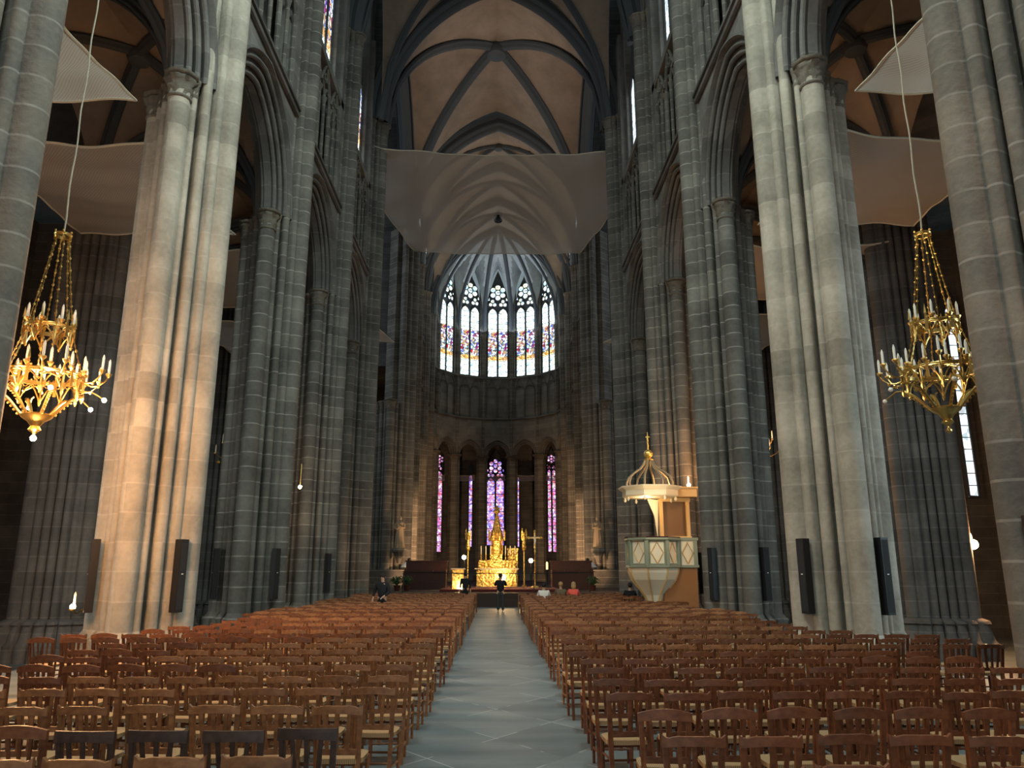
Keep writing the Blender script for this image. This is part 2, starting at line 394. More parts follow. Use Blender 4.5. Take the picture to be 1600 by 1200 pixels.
def hpt(u, a, h):
    """height of a pointed arch of half span a and rise h at distance u from its axis"""
    p = (a * a + h * h) / (2 * a); u = min(abs(u), a)
    return sqrt(max(0.0, p * p - (u + p - a) ** 2))
def arch_pts(a, h, n=12, d=0.0):
    """pointed arch polyline offset outwards by d: list of (u, z)"""
    p = (a * a + h * h) / (2 * a); c = p - a; R = p + d
    zt = sqrt(R * R - c * c); t1 = math.atan2(zt, c)
    L = [(-(R * cos(t1 * i / n) - c), R * sin(t1 * i / n)) for i in range(n + 1)]
    return L + [(-u, z) for u, z in reversed(L[:-1])]
def sweep_arch(mb, C, U, N, a, h, prof, n=12, zlow=None):
    """prof: list of (d, m): offset outwards from the intrados, offset along N"""
    C = Vector(C); U = Vector(U); N = Vector(N); rows = []
    for d, m in prof:
        P = arch_pts(a, h, n, d)
        row = [C + U * u + N * m + Vector((0, 0, z)) for u, z in P]
        if zlow is not None:
            row = [C + U * P[0][0] + N * m + Vector((0, 0, zlow))] + row + [C + U * P[-1][0] + N * m + Vector((0, 0, zlow))]
        rows.append(row)
    mb.grid(rows)
def roll(cd, cm, r, n=6, a0=-60, a1=240):
    return [(cd - r * sin(rad(a0 + (a1 - a0) * i / n)), cm + r * cos(rad(a0 + (a1 - a0) * i / n))) for i in range(n + 1)]
def moulding(w, depth, hood=True, nroll=3):
    """half profile from the wall face (m = depth) to the soffit, mirrored"""
    half = []
    if hood: half += [(w + .02, depth), (w, depth + .09), (w - .07, depth + .10), (w - .12, depth)]
    else: half += [(w, depth)]
    seg = 1.0 / nroll
    for i in range(nroll):
        t = 1 - (i + .5) * seg
        cd = (w - .14) * t; cm = depth * (.22 + .70 * t); r = .5 * (w - .14) * seg * .72
        half += [(cd + r * 1.5, cm + r * .2)]
        half += [(cd + r * cos(q), cm + r * sin(q)) for q in (rad(100), rad(60), rad(20 + 180 - 200), rad(-40), rad(-80), rad(-120))] if False else [(cd - r * cos(q), cm + r * sin(q)) for q in (rad(150), rad(110), rad(70), rad(30), rad(-10), rad(-50))]
        half += [(cd - r * .2, cm - r * 1.5)]
    half += [(0.0, depth * .22)]
    return half + [(d, -m) for d, m in reversed(half)]

# ------------------------------------------------------------------ floor
fl = MB()
fl.box(0, 20, -.1, 18.6, 64, .2)
struct('floor', fl, M['slate'], 'slate paved nave floor with pale joints in the central aisle', 'floor')
fa = MB()
for s in (-1, 1):
    fa.box(s * 19.65, 20, -1.0, 20.7, 64, .3)
    fa.box(s * 9.32, 20, -.42, .06, 64, .84)
    fa.box(s * 20, 60, -.95, 22, 16, .3)
struct('floor.001', fa, M['slate'], 'slate floor of the side aisles beyond the nave piers', 'floor')
pl = MB()
pl.box(0, 66, .35, 30, 48, .7)
pl.box(0, 41.85, .18, 16, .35, .36)
struct('floor.002', pl, M['stage'], 'raised stone floor of the choir with one step at its front', 'floor')
cp = MB(); cp.box(.2, 46.4, .78, 6.6, 6.4, .16)
tag(cp.build('carpet', M['carpet']), 'dark red carpeted dais under the front altar', 'carpet')

# ------------------------------------------------------------------ piers
def outline(sh, core, n=200, off=0.0):
    """polar outline of a bundle of shafts; sh: (nave, along, r)"""
    out = []
    for k in range(n):
        t = 2 * PI * k / n; c, q = cos(t), sin(t)
        r = core / (abs(c) + abs(q)) if core > 0 else -core
        for (a, b, rr) in sh:
            p = a * c + b * q; d2 = a * a + b * b - p * p
            if p > 0 and d2 < rr * rr: r = max(r, p + sqrt(rr * rr - d2))
        out.append((t, r + off))
    return out
def diamond(R, fr, r, quad):
    """points on the diamond edge; quad: (sign nave, sign along)"""
    return [(quad[0] * R * (1 - f), quad[1] * R * f, q) for f, q in zip(fr, r)]
def shafts(R, big=.25):
    k = R / .93
    S = [(R, 0, big), (-R, 0, big), (0, R, big + .01), (0, -R, big + .01)]
    for qy in (-1, 1):
        S += diamond(R * 1.06, (.275, .51, .73), (.125 * k, .125 * k, .085 * k), (1, qy))
        S += diamond(R * 1.06, (.26, .50, .73), (.11 * k, .125 * k, .09 * k), (-1, qy))
    return S
def place(s, X, Y, a, b): return (X - s * a, Y + b)
def extrude_out(mb, s, X, Y, rings):
    rows = []
    for z, ol in rings:
        rows.append([(*place(s, X, Y, r * cos(t), r * sin(t)), z) for t, r in ol])
    mb.grid(rows, closed=True)
    mb.poly(rows[0][::-1]); mb.poly(rows[-1])
def capital(s, X, Y, a, b, r, z, h=.55, parent=None, flare=1.5, seed=0):
    """leafy bell with a necking ring and an octagonal abacus"""
    mb = MB(); x, y = place(s, X, Y, a, b)
    prof = [(r * 1.02, z - h - .10), (r * 1.16, z - h - .07), (r * 1.16, z - h - .03), (r * 1.02, z - h), (r * 1.05, z - h * .85), (r * 1.22, z - h * .68), (r * 1.12, z - h * .58), (r * 1.30, z - h * .40), (r * 1.50, z - h * .28), (r * 1.3, z - h * .20), (r * flare, z - .10)]
    def fn(rr, zz, t, i):
        if i < 4 or i > 9: return rr
        return rr * (1 + .09 * sin(6 * t + (i % 2) * PI + seed) + .05 * sin(13 * t + i))
    mb.lathe(x, y, prof, 20, fn)
    mb.lathe(x, y, [(r * flare * 1.02, z - .12), (r * flare * 1.12, z - .09), (r * flare * 1.12, z - .03), (r * flare * 1.0, z)], 8)
    return mb.build('capital', M['cap'], parent, smooth=True, ang=50)
def make_pier(s, X, Y, label, R=.93, mat_='stone', top=None, capz=ZC, big=.25, name='stone_pier', kindtop=True, capp=('W', 'E', 'S', 'w', 'e'), group='compound piers of the nave'):
    root = empty(name, (X, Y, 0)); tag(root, label, 'pier', group)
    S = shafts(R, big); core = R * .76
    def loc(o): o.location = (0, 0, 0); o.matrix_parent_inverse = Matrix.Translation((-X, -Y, 0)); return o
    b = MB(); O = lambda d: outline(S, core, 220, d)
    extrude_out(b, s, X, Y, [(0, O(.20)), (.06, O(.20)), (.10, O(.15)), (.36, O(.145)), (.40, O(.17)), (.44, O(.17)), (.49, O(.10)), (.55, O(.05)), (.62, O(.002))])
    loc(b.build('base', M[mat_], root, smooth=True))
    b = MB(); extrude_out(b, s, X, Y, [(.60, O(0)), (capz - .2, O(0))])
    loc(b.build('shaft', M[mat_], root, smooth=True, ang=40))
    if kindtop:
        S2 = [(R, 0, big)] + diamond(R * 1.06, (.275, .51), (.125 * R / .93,) * 2, (1, -1)) + diamond(R * 1.06, (.275, .51), (.125 * R / .93,) * 2, (1, 1))
        b = MB(); extrude_out(b, s, X, Y, [(capz - .25, outline(S2, R * .50, 200)), (top or ZV, outline(S2, R * .50, 200))])
        loc(b.build('wall_shaft', M[mat_], root, smooth=True, ang=40))
        for a, bb, r in S2: loc(capital(s, X, Y, a, bb, r * .98, (top or ZV) + .02, .6 if r > .2 else .45, root))
    for a, bb, r in S:
        if a > .3 and not (abs(bb) > .5 * R and r < .12): continue
        if r < .15 and a < 0 and abs(bb) < .35 * R: pass
        hh = .62 if r > .2 else .42
        loc(capital(s, X, Y, a, bb, r * .98, capz + .02, hh, root, seed=a * 3 + bb))
    return root
def panels(s, X, Y, who, angs=(-63, -117), R=1.02, z0=1.0, z1=2.55, w=.22):
    for k, a in enumerate(angs):
        t = rad(a); x, y = place(s, X, Y, R * cos(t), R * sin(t))
        p = empty('loudspeaker_column', (x, y, z0)); h = z1 - z0
        tag(p, who[k], 'loudspeaker', 'black column loudspeakers on the piers')
        rz = math.atan2(y - Y, x - X) + PI / 2
        p_ = MB().box(0, 0, h / 2, w, .17, h).build('cabinet', M['iron'], p); p.rotation_euler = (0, 0, rz)
        MB().box(0, -.088, h * .52, .05, .012, .02).build('status_plate', M['white'], p_)
        MB().box(0, -.086, h * .5, w * .8, .006, h * .94).build('grille', mat('speaker_grille', (.02, .02, .022), .9), p)
sides = {-1: ('left', XL, YL, YC_L), 1: ('right', XR, YR, YC_R)}
ordn = ['nearest', 'second', 'third', 'fourth']
for sd, (nm, X, Ys, Yc) in sides.items():
    for i, Y in enumerate(Ys):
        make_pier(sd, X, Y, f'{ordn[i]} clustered stone pier from the camera on the {nm} side of the nave', mat_=('stone_near_lit', 'stone_pale_lit', 'stone', 'stone')[i])
        pos = ('towards the nave', 'towards the side aisle')
        panels(sd, X, Y, [f'black loudspeaker column on the {ordn[i]} {nm} nave pier, {q}' for q in (pos if i else pos)], angs=((-24, -150) if sd < 0 else (-20, -116)), R=1.03 if i else 1.03)
# western and eastern crossing piers
def big_pier(sd, X, Y, label, R=1.35, front=True):
    root = make_pier(sd, X, Y, label, R=R, big=.27, mat_='stone', capz=ZC, group='crossing piers')
    return root
for sd in (-1, 1):
    nm, X, Ys, Yc = sides[sd]
    make_pier(sd, X, Yc, f'tall clustered pier at the western corner of the crossing, {nm} side', R=1.05, big=.27, group='crossing piers')
    XE = XLe if sd < 0 else XRe
    make_pier(sd, XE, YX, f'tall clustered pier behind the stone statue, {nm} side of the choir entrance', R=1.35, big=.30, group='crossing piers')
    for k, y in enumerate(YCH):
        make_pier(sd, sd * XCH, y, f'{("first", "second", "third")[k]} choir pier beyond the crossing on the {nm}', R=.80, big=.2, group='choir piers')
for k in range(6):
    a = rad(-64.3 + 25.714 * k); x, y = AC[0] + AR * sin(a), AC[1] + AR * cos(a)
    root = empty('apse_pier', (x, y, 0)); tag(root, f'slender apse pier around the high altar, number {k + 1} from the left', 'pier', 'apse piers')
    b = MB(); rings = [(.72, .70), (.72, 1.3), (.62, 1.42), (.5, 1.5), (.5, ZC - .5)]
    def fn(r, z, t, i, a=a): return r + .10 * max(0, cos(6 * t))
    b.lathe(0, 0, rings, 40, fn); b.build('shaft', M['stone'], root, smooth=True)
    b = MB(); b.lathe(0, 0, [(.52, ZC - .55), (.6, ZC - .5), (.55, ZC - .42), (.62, ZC - .2), (.78, ZC - .1), (.8, ZC), (.6, ZC + .02)], 16, lambda r, z, t, i: r * (1 + .05 * sin(8 * t + i))); b.build('capital', M['cap'], root, smooth=True)
    b = MB(); ix, iy = -sin(a), -cos(a)
    for o_, r_ in ((.34, .17), (.22, .1), (.22, .1)):
        pass
    b.tube([(ix * .42, iy * .42, ZC), (ix * .42, iy * .42, ZV)], .16, 12)
    for q in (-1, 1): b.tube([(ix * .22 + q * iy * .26, iy * .22 - q * ix * .26, ZC), (ix * .22 + q * iy * .26, iy * .22 - q * ix * .26, ZV)], .10, 10)
    b.box(0, 0, (ZC + ZV) / 2 + 2, .5, .8, ZV - ZC + 4, -a)
    b.build('wall_shaft', M['stone'], root, smooth=True)
    b = MB(); b.lathe(ix * .42, iy * .42, [(.17, ZV - .5), (.2, ZV - .45), (.2, ZV - .3), (.3, ZV - .1), (.32, ZV)], 12); b.build('capital', M['cap'], root, smooth=True)

# ------------------------------------------------------------------ windows
def window(n, loc, rz, w, h, rise, lights=2, glassm='glass_figure', label='', rose=True, frame='arch', thick=.3, rosec=(.235, .76, .38)):
    """local frame: x across, -y into the building, z up from the sill; h to the springing, then the arch"""
    root = empty(f'window_{n}', loc, rz); tag(root, label, 'window', kind='structure')
    a = w / 2; P = arch_pts(a, rise, 10)
    pl = MB(); pts = [(-a, 0, 0)] + [(u, 0, h + z) for u, z in P] + [(a, 0, 0)]
    pl.prism(pts, (0, thick, 0)); pl.build('tracery_wall', M['rib'], root)
    g = MB(); t = MB(); yg = -.03; yt = -.07
    lw = (w - .16) / lights; tr = .055
    lh = h + .1 if not rose else h
    def shape(pts2):
        g.poly([(x, yg, z) for x, z in pts2]); t.tube([(x, yt, z) for x, z in pts2] + [(pts2[0][0], yt, pts2[0][1])], tr, 5, cap=False)
    for i in range(lights):
        cx = -w / 2 + .08 + lw * (i + .5); la = lw / 2 - .06
        ar = [(cx + u, lh - la * 1.5 + z) for u, z in arch_pts(la, la * 1.5, 6)]
        shape([(cx - la, .06)] + ar + [(cx + la, .06)])
        if rose:
            rr = lw * .21
            for q in range(3):
                b = rad(90 + 120 * q); x0, z0 = cx + rr * 1.05 * cos(b), lh + rosec[0] * w + rr * 1.05 * sin(b)
                shape([(x0 + rr * cos(c_ * PI / 6), z0 + rr * sin(c_ * PI / 6)) for c_ in range(12)])
    if rose:
        zc = h + rosec[1] * w; R0 = rosec[2] * w
        for q in range(6 + 1):
            b = rad(90 + 60 * q); k_ = 0 if q == 6 else 1; rr = R0 * .345
            x0, z0 = k_ * R0 * .66 * cos(b), zc + k_ * R0 * .66 * sin(b)
            shape([(x0 + rr * cos(c_ * PI / 6), z0 + rr * sin(c_ * PI / 6)) for c_ in range(12)])
        for q in (-1, 1):
            x0, z0 = q * a * .80, h + (rosec[0] + .13) * w
            shape([(x0 - q * a * .12, z0), (x0 + q * a * .12, z0), (x0 - q * a * .03, z0 + a * .34)])
    g.build('stained_glass', M[glassm], root); t.build('tracery', M['rib'], root, smooth=True)
    return root

# ------------------------------------------------------------------ nave side walls
wn = [1]
def nave_wall(sd):
    nm, X, Ys, Yc = sides[sd]
    ys = [Ys[0] - 7.4] + Ys + [Yc]
    face = X - sd * .55; wall = MB(); arc = MB(); st = MB(); tri = MB(); back = MB()
    D = lambda m: X - sd * m
    prof = moulding(.82, .55, True, 3)
    for i in range(len(ys) - 1):
        y0, y1 = ys[i], ys[i + 1]; yc = (y0 + y1) / 2; e0 = 1.08; e1 = 1.08
        a = (y1 - y0) / 2 - 1.16; h = 3.0
        sweep_arch(arc, (X, yc, ZC), (0, 1, 0), (-sd, 0, 0), a, h, prof, 12)
        # spandrels: both faces
        n = 40; zo = [(y0 + (y1 - y0) * k / n) for k in range(n + 1)]
        Wd = a + .84; p = (a * a + h * h) / (2 * a); c = p - a; R = p + .80
        def zlow(y):
            u = abs(y - yc)
            if u + c >= R: return ZC - .05
            return ZC + sqrt(R * R - (u + c) ** 2)
        for m in (.55, -.55):
            wall.grid([[(D(m), y, zlow(y)) for y in zo], [(D(m), y, ZS + .05) for y in zo]])
        # string course: two rolls with a hollow
        for dz, r in ((.0, .11), (.34, .10)):
            st.tube([(D(.60), y0 + .5, ZS + dz), (D(.60), y1 - .5, ZS + dz)], r, 8)
        st.box(D(.48), yc, ZS + .17, .22, y1 - y0 - .8, .30)
        # triforium
        zt0, zt1 = ZS + .35, ZT - .25
        back.box(D(-.75), yc, (zt0 + zt1) / 2, .2, y1 - y0, zt1 - zt0 + .6)
        back.box(D(.0), yc, zt0 - .06, 1.4, y1 - y0, .12)
        b0, b1 = y0 + 1.05, y1 - 1.05
        for yb, wd in ((y0 + .52, 1.15), (y1 - .52, 1.15)): wall.box(D(.25), yb, (ZS + ZV + 5) / 2, .60, wd, ZV + 5 - ZS)
        nb = 6; bw = (b1 - b0) / nb
        for k in range(nb + 1):
            yb = b0 + bw * k; r = .10 if k % 2 == 0 else .075
            tri.tube([(D(.42), yb, zt0), (D(.42), yb, zt0 + .12)], r * 1.5, 8)
            tri.tube([(D(.42), yb, zt0), (D(.42), yb, zt1 - 1.5)], r, 8)
            tri.tube([(D(.42), yb, zt1 - 1.75), (D(.42), yb, zt1 - 1.68), (D(.42), yb, zt1 - 1.5)], [r * 1.1, r * 1.3, r * 1.8], 8)
        for k in range(nb):
            yb = b0 + bw * (k + .5); la = bw / 2 - .03
            tri.tube([(D(.42), yb + u, zt1 - 1.5 + z) for u, z in arch_pts(la, la * 1.5, 5)], .06, 6)
        for k in range(nb // 2):
            yb = b0 + bw * (2 * k + 1); tri.tube([(D(.46), yb - bw * .98, zt1 - 1.2), (D(.46), yb, zt1 + .15), (D(.46), yb + bw * .98, zt1 - 1.2)], .065, 6)
            yb2 = yb; zz = zt1 - .55; tri.tube([(D(.44), yb2 + .2 * cos(q * PI / 4), zz + .2 * sin(q * PI / 4)) for q in range(9)], .045, 5)
        wall.box(D(.3), yc, ZT - .12, .5, y1 - y0, .34)
        if i == 1 or i == 0: continue
        # clerestory wall and window
        ww = y1 - y0 - 2.9
        for yb in (y0 + .95, y1 - .95): wall.box(D(.0), yb, (ZT + 36) / 2, .5, 1.1, 36 - ZT)
        window(wn[0], (D(-.05), yc, ZT), PI / 2 * sd * -1, ww, ZV + 1.2 - ZT, 5.2, 4 if ww > 3 else 2, 'glass_plain' if sd > 0 else 'glass_figure',
               f'tall traceried clerestory window high in the {nm} nave wall, bay {("two", "three", "four")[i - 2]} from the camera', rose=False)
        wn[0] += 1
    struct(f'wall_{nm}', wall, M['stone_wall'], f'upper wall of the nave on the {nm}, above the arcade', 'wall')
    struct('trim_%d' % (1 if sd < 0 else 2), arc, M['arch'], f'moulded pointed arches between the piers on the {nm}', 'arch', True)
    struct('trim_%d' % (3 if sd < 0 else 4), st, M['arch'], f'projecting string course above the {nm} arcade', 'moulding', True)
    struct('trim_%d' % (5 if sd < 0 else 6), tri, M['stone'], f'triforium colonnettes and small gables on the {nm}', 'triforium', True)
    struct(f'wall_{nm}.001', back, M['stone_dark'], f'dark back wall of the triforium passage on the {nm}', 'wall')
nave_wall(-1); nave_wall(1)

# ------------------------------------------------------------------ vaults
def vault(mbw, mbr, x0, x1, y0, y1, zs, rise, nx=20, ny=20, ribr=.17, lift=0.0, boss=True, k=1.35, cross=None):
    """quadripartite vault: web surface and diagonal ribs"""
    xc, yc = (x0 + x1) / 2, (y0 + y1) / 2; a, b = (x1 - x0) / 2, (y1 - y0) / 2
    f = lambda u: hpt(u, 1.0, k) / k
    def z(u, v):
        return zs + rise * max(f(u), f(v)) + lift * (1 - max(abs(u), abs(v)))
    rows = []
    for j in range(ny + 1):
        v = -1 + 2 * j / ny
        rows.append([(xc + a * (-1 + 2 * i / nx), yc + b * v, z(-1 + 2 * i / nx, v)) for i in range(nx + 1)])
    mbw.grid(rows)
    for sx, sy in ((1, 1), (1, -1)):
        P = [(xc + a * t * sx, yc + b * t * sy, z(t, t) - ribr * .8) for t in [-1 + 2 * i / 28 for i in range(29)]]
        mbr.tube(P, ribr, 8)
        for o in (-1, 1): mbr.tube([(p[0] + o * ribr * .9 * sy * b / sqrt(a * a + b * b), p[1] - o * ribr * .9 * sx * a / sqrt(a * a + b * b), p[2] + ribr * .55) for p in P], ribr * .55, 6)
    bs = ribr / .2
    if boss: mbr.lathe(xc, yc, [(.25 * bs, z(0, 0) - .75 * bs), (.5 * bs, z(0, 0) - .62 * bs), (.58 * bs, z(0, 0) - .4 * bs), (.5 * bs, z(0, 0) - .1 * bs), (.3 * bs, z(0, 0))], 14)
web = MB(); rib = MB(); aw = MB(); ar = MB()
xl, xr = XL + 1.0, XR - 1.0
big = [(1.0, .5)] + [(.9, .62), (.78, .62)] + [(.66 + .09 * cos(q), .48 + .09 * sin(q)) for q in (2, 1, 0, -1)] + [(.5, .42), (.42, .48), (.32, .46), (.26, .36), (.2, .28), (.12, .26), (.05, .18), (0, .1)]
big = big + [(d, -m) for d, m in reversed(big)]
def trans(y, x0, x1, h, sc=1.0):
    xc = (x0 + x1) / 2; a = (x1 - x0) / 2
    sweep_arch(rib, (xc, y, ZV), (1, 0, 0), (0, 1, 0), a, h, [(d * sc, m * sc) for d, m in big], 20)
HV = 9.1
trans(33.0, xl + .1, xr - .1, HV, .75)
vault(web, rib, xl, xr, 33.2, 40.2, ZV, HV + 1.0)
trans(40.7, xl + .35, xr - .35, HV, 1.15)
# crossing
vault(web, rib, xl, xr, 41.5, 55.0, ZV, HV + 1.1, 28, 28, .27, lift=.9)
trans(55.9, xl + .45, xr - .1, HV - .1, 1.15)
for X_ in (xl - .2, xr + .2):
    sweep_arch(rib, (X_, 48.3, ZV), (0, 1, 0), (1, 0, 0), 6.0, HV - .3, [(d * 1.1, m) for d, m in big], 18)
cw = MB()
ys_ = [56.6] + YCH
for y0, y1 in zip(ys_[:-1], ys_[1:]):
    vault(web, rib, -6.7, 6.7, y0, y1, ZV, HV + .8, 16, 16, .14)
    trans(y1, -6.6, 6.6, HV, .7)
spw = MB()
for y_, x0_, x1_, h_, d_ in ((33.0, xl + .1, xr - .1, HV, .6), (40.7, xl + .35, xr - .35, HV, 1.0), (56.1, xl + .45, xr - .1, HV - .1, 1.0)):
    xc_ = (x0_ + x1_) / 2; a_ = (x1_ - x0_) / 2; pp = (a_ * a_ + h_ * h_) / (2 * a_); cc_ = pp - a_; RR = pp + d_; lo = []; hi = []
    for i in range(49):
        u = -8.2 + 16.4 * i / 48
        z0 = ZV if abs(u) + cc_ >= RR else ZV + sqrt(RR * RR - (abs(u) + cc_) ** 2)
        lo.append((xc_ + u, y_, z0)); hi.append((xc_ + u, y_, 39.6))
    spw.grid([lo, hi])
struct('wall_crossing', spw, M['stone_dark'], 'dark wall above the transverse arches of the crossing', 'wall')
struct('ceiling', web, M['tan'], 'tan plastered webs of the high vaults', 'vault', True)
struct('trim_7', rib, M['rib'], 'dark moulded ribs, boss and transverse arches of the high vaults', 'vault ribs', True)
# apse vault
ap = MB(); apr = MB(); f = lambda u: hpt(u, 1.0, 1.35) / 1.35
RA = AR - .2; Hc = HV + .9
for k in range(-1, 8):
    a0 = rad(-90 + 25.714 * k); a1 = a0 + rad(25.714)
    if k < 0 or k > 6: continue
    rows = []
    for i in range(17):
        s_ = i / 16; row = []
        for j in range(13):
            t = -1 + 2 * j / 12; aa = (a0 + a1) / 2 + t * rad(12.857); rr = RA * s_ * cos(rad(12.857)) / cos(t * rad(12.857))
            zz = ZV + Hc * max(f(s_), .80 * f(t) * (1 - .0 * s_))
            row.append((AC[0] + rr * sin(aa), AC[1] + rr * cos(aa), zz))
        rows.append(row)
    ap.grid(rows)
for k in range(8):
    a0 = rad(-90 + 25.714 * k)
    P = [(AC[0] + RA * s_ * sin(a0), AC[1] + RA * s_ * cos(a0), ZV + Hc * f(s_) - .12) for s_ in [i / 20 for i in range(21)]]
    apr.tube(P, .16, 8)
    for o in (-1, 1): apr.tube([(p[0] + o * .15 * cos(a0), p[1] - o * .15 * sin(a0), p[2] + .1) for p in P], .09, 6)
    aN = a0
apr.lathe(0, 76, [(.3, ZV + Hc - .8), (.55, ZV + Hc - .6), (.5, ZV + Hc)], 14)
struct('ceiling.001', ap, M['web'], 'pale grey webs of the apse vault', 'vault', True)
struct('trim_8', apr, M['rib'], 'ribs fanning out over the apse windows', 'vault ribs', True)

# ------------------------------------------------------------------ choir and apse walls
cwl = MB(); carc = MB(); cst = MB(); ctri = MB()
clun = MB()
def bay(p0, p1, inn, wd, lun=8.2, hh=2.6):
    """one arcade bay between two plan points, with inward normal inn"""
    p0 = Vector((*p0, 0)); p1 = Vector((*p1, 0)); U = (p1 - p0); L = U.length; U.normalize(); N = Vector((*inn, 0)); C = (p0 + p1) / 2
    a = L / 2 - wd; h = min(a * 1.25, hh)
    prof = moulding(.5, .4, True, 2)
    sweep_arch(carc, (C.x, C.y, ZC), U, N, a, h, prof, 8)
    n = 24; p_ = (a * a + h * h) / (2 * a); c_ = p_ - a; R_ = p_ + .48
    for m in (.4, -.4):
        lo = []; hi = []
        for k in range(n + 1):
            u = -L / 2 + L * k / n
            z0 = ZC - .05 if abs(u) + c_ >= R_ else ZC + sqrt(R_ * R_ - (abs(u) + c_) ** 2)
            q = C + U * u + N * m; lo.append((q.x, q.y, z0)); hi.append((q.x, q.y, ZS + .1))
        cwl.grid([lo, hi])
    a_ = math.atan2(U.y, U.x); q = C + N * .45
    cst.tube([C + N * .5 - U * L / 2 + Vector((0, 0, ZS)), C + N * .5 + U * L / 2 + Vector((0, 0, ZS))], .12, 8)
    cst.tube([C + N * .5 - U * L / 2 + Vector((0, 0, 22.5)), C + N * .5 + U * L / 2 + Vector((0, 0, 22.5))], .10, 8)
    cwl.box(C.x, C.y, 20.3, L, .25, 4.6, a_)
    nb = 4 if L > 4 else 2
    bw = (L - .8) / nb
    for k in range(nb + 1):
        P = C + N * .32 + U * (-L / 2 + .4 + bw * k); ctri.tube([(P.x, P.y, ZS), (P.x, P.y, 21.0)], .075, 7)
    for k in range(nb):
        Q = C + N * .32 + U * (-L / 2 + .4 + bw * (k + .5))
        ctri.tube([Q + U * u + Vector((0, 0, 20.9 + z)) for u, z in arch_pts(bw / 2, bw * .6, 5)], .06, 6)
        ctri.tube([Q - U * bw / 2 + Vector((0, 0, 21.1)), Q + Vector((0, 0, 22.4)), Q + U * bw / 2 + Vector((0, 0, 21.1))], .055, 6)
    q = C - N * .42; P = [q - U * L / 2 + Vector((0, 0, 22.4))] + [q + U * u + Vector((0, 0, ZV + z)) for u, z in arch_pts(L / 2, lun, 10)] + [q + U * L / 2 + Vector((0, 0, 22.4))]
    clun.prism(P, -N * .15)
    return C, U, N, L, a_
verts = [(AC[0] + AR * sin(rad(-90 + 25.714 * k)), AC[1] + AR * cos(rad(-90 + 25.714 * k))) for k in range(8)]
pos = ['far left', 'left', 'left of the central one', 'central', 'right of the central one', 'right', 'far right']
for k in range(7):
    am = rad(-90 + 25.714 * (k + .5)); C, U, N, L, a_ = bay(verts[k], verts[k + 1], (-sin(am), -cos(am)), .62, (HV + .9) * .80)
    rise = Hc * .80 * .62
    window(wn[0], (C.x - N.x * .1, C.y - N.y * .1, 22.75), -am, L - .75, 8.1, 3.9, 2, 'glass_figure',
           f'stained glass clerestory window of the apse, {pos[k]}, with figures of saints')
    wn[0] += 1
    b = MB(); W2 = L / 2; a2 = (L - .75) / 2
    for q in (-1, 1): cwl.box(C.x + U.x * q * (W2 - .2), C.y + U.y * q * (W2 - .2), 29.5, .4, .5, 14, a_)
for sd in (-1, 1):
    yy = [YX] + YCH
    for i in range(3):
        C, U, N, L, a_ = bay((sd * XCH, yy[i]), (sd * XCH, yy[i + 1]), (-sd, 0), .95, HV + .8)
        window(wn[0], (C.x + sd * .1, C.y, 22.75), -sd * PI / 2, L - 2.2, 8.1, 3.9, 2, 'glass_figure',
               f'clerestory window of the choir, {("first", "second", "third")[i]} bay on the {"left" if sd < 0 else "right"}')
        wn[0] += 1
        for q in (-1, 1): cwl.box(C.x, C.y + q * (L / 2 - .6), 30, .5, 1.2, 15)
struct('wall_choir', cwl, M['stone_wall'], 'stone walls of the choir and apse between arcade and windows', 'wall')
struct('wall_choir.001', clun, M['stone_dark'], 'dark wall around the high windows of the choir and apse', 'wall')
struct('trim_9', carc, M['arch'], 'moulded pointed arches of the choir and apse arcade', 'arch', True)
struct('trim_10', cst, M['arch'], 'string courses curving round the apse', 'moulding', True)
struct('trim_11', ctri, M['stone_dark'], 'blind triforium arcading below the apse windows', 'triforium', True)

# ------------------------------------------------------------------ outer shell (aisles, transept, ambulatory)
sh = MB()
for sd in (-1, 1):
    sh.box(sd * 21.5, 16, 8, .5, 50, 19)          # chapel outer wall
    sh.box(sd * 15, -8, 9, 13, .5, 19)
    sh.box(sd * 27, 48.5, 18, .5, 16, 42)         # transept ends
    sh.box(sd * 17.4, 40.2, 28, 19.8, .4, 22)       # transept west and east walls above the aisles
    sh.box(sd * 17.2, 57.0, 28, 20.2, .4, 22)
    sh.box(sd * 21, 57.0, 8, 11, .4, 20)
    sh.box(sd * 24.5, 40.2, 8, 5.5, .4, 20)
    sh.box(sd * 15.3, 72, 8.9, .5, 32, 18.6)          # choir aisle outer wall
for k in range(10):
    a = rad(-81 + 18 * k); R_ = 17.0
    sh.box(R_ * sin(a), 76 + R_ * cos(a), 8.9, 5.8, .5, 18.6, -a)
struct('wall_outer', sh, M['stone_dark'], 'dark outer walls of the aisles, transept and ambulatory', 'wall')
rf = MB()
for sd in (-1, 1):
    rf.box(sd * 17.4, 48.5, 38.5, 19, 17, .4)
    rf.box(sd * 18.5, 16, 19.5, 12, 50, .3)
rf.lathe(0, 76, [(7.8, 17.4), (17.2, 17.4)], 40, cap=False, a0=0, a1=PI)
for sd in (-1, 1): rf.box(sd * 11.6, 66.6, 17.4, 7.4, 18.6, .2)
struct('ceiling.002', rf, M['stone_dark'], 'dark vaults over the transept and the ambulatory', 'vault')
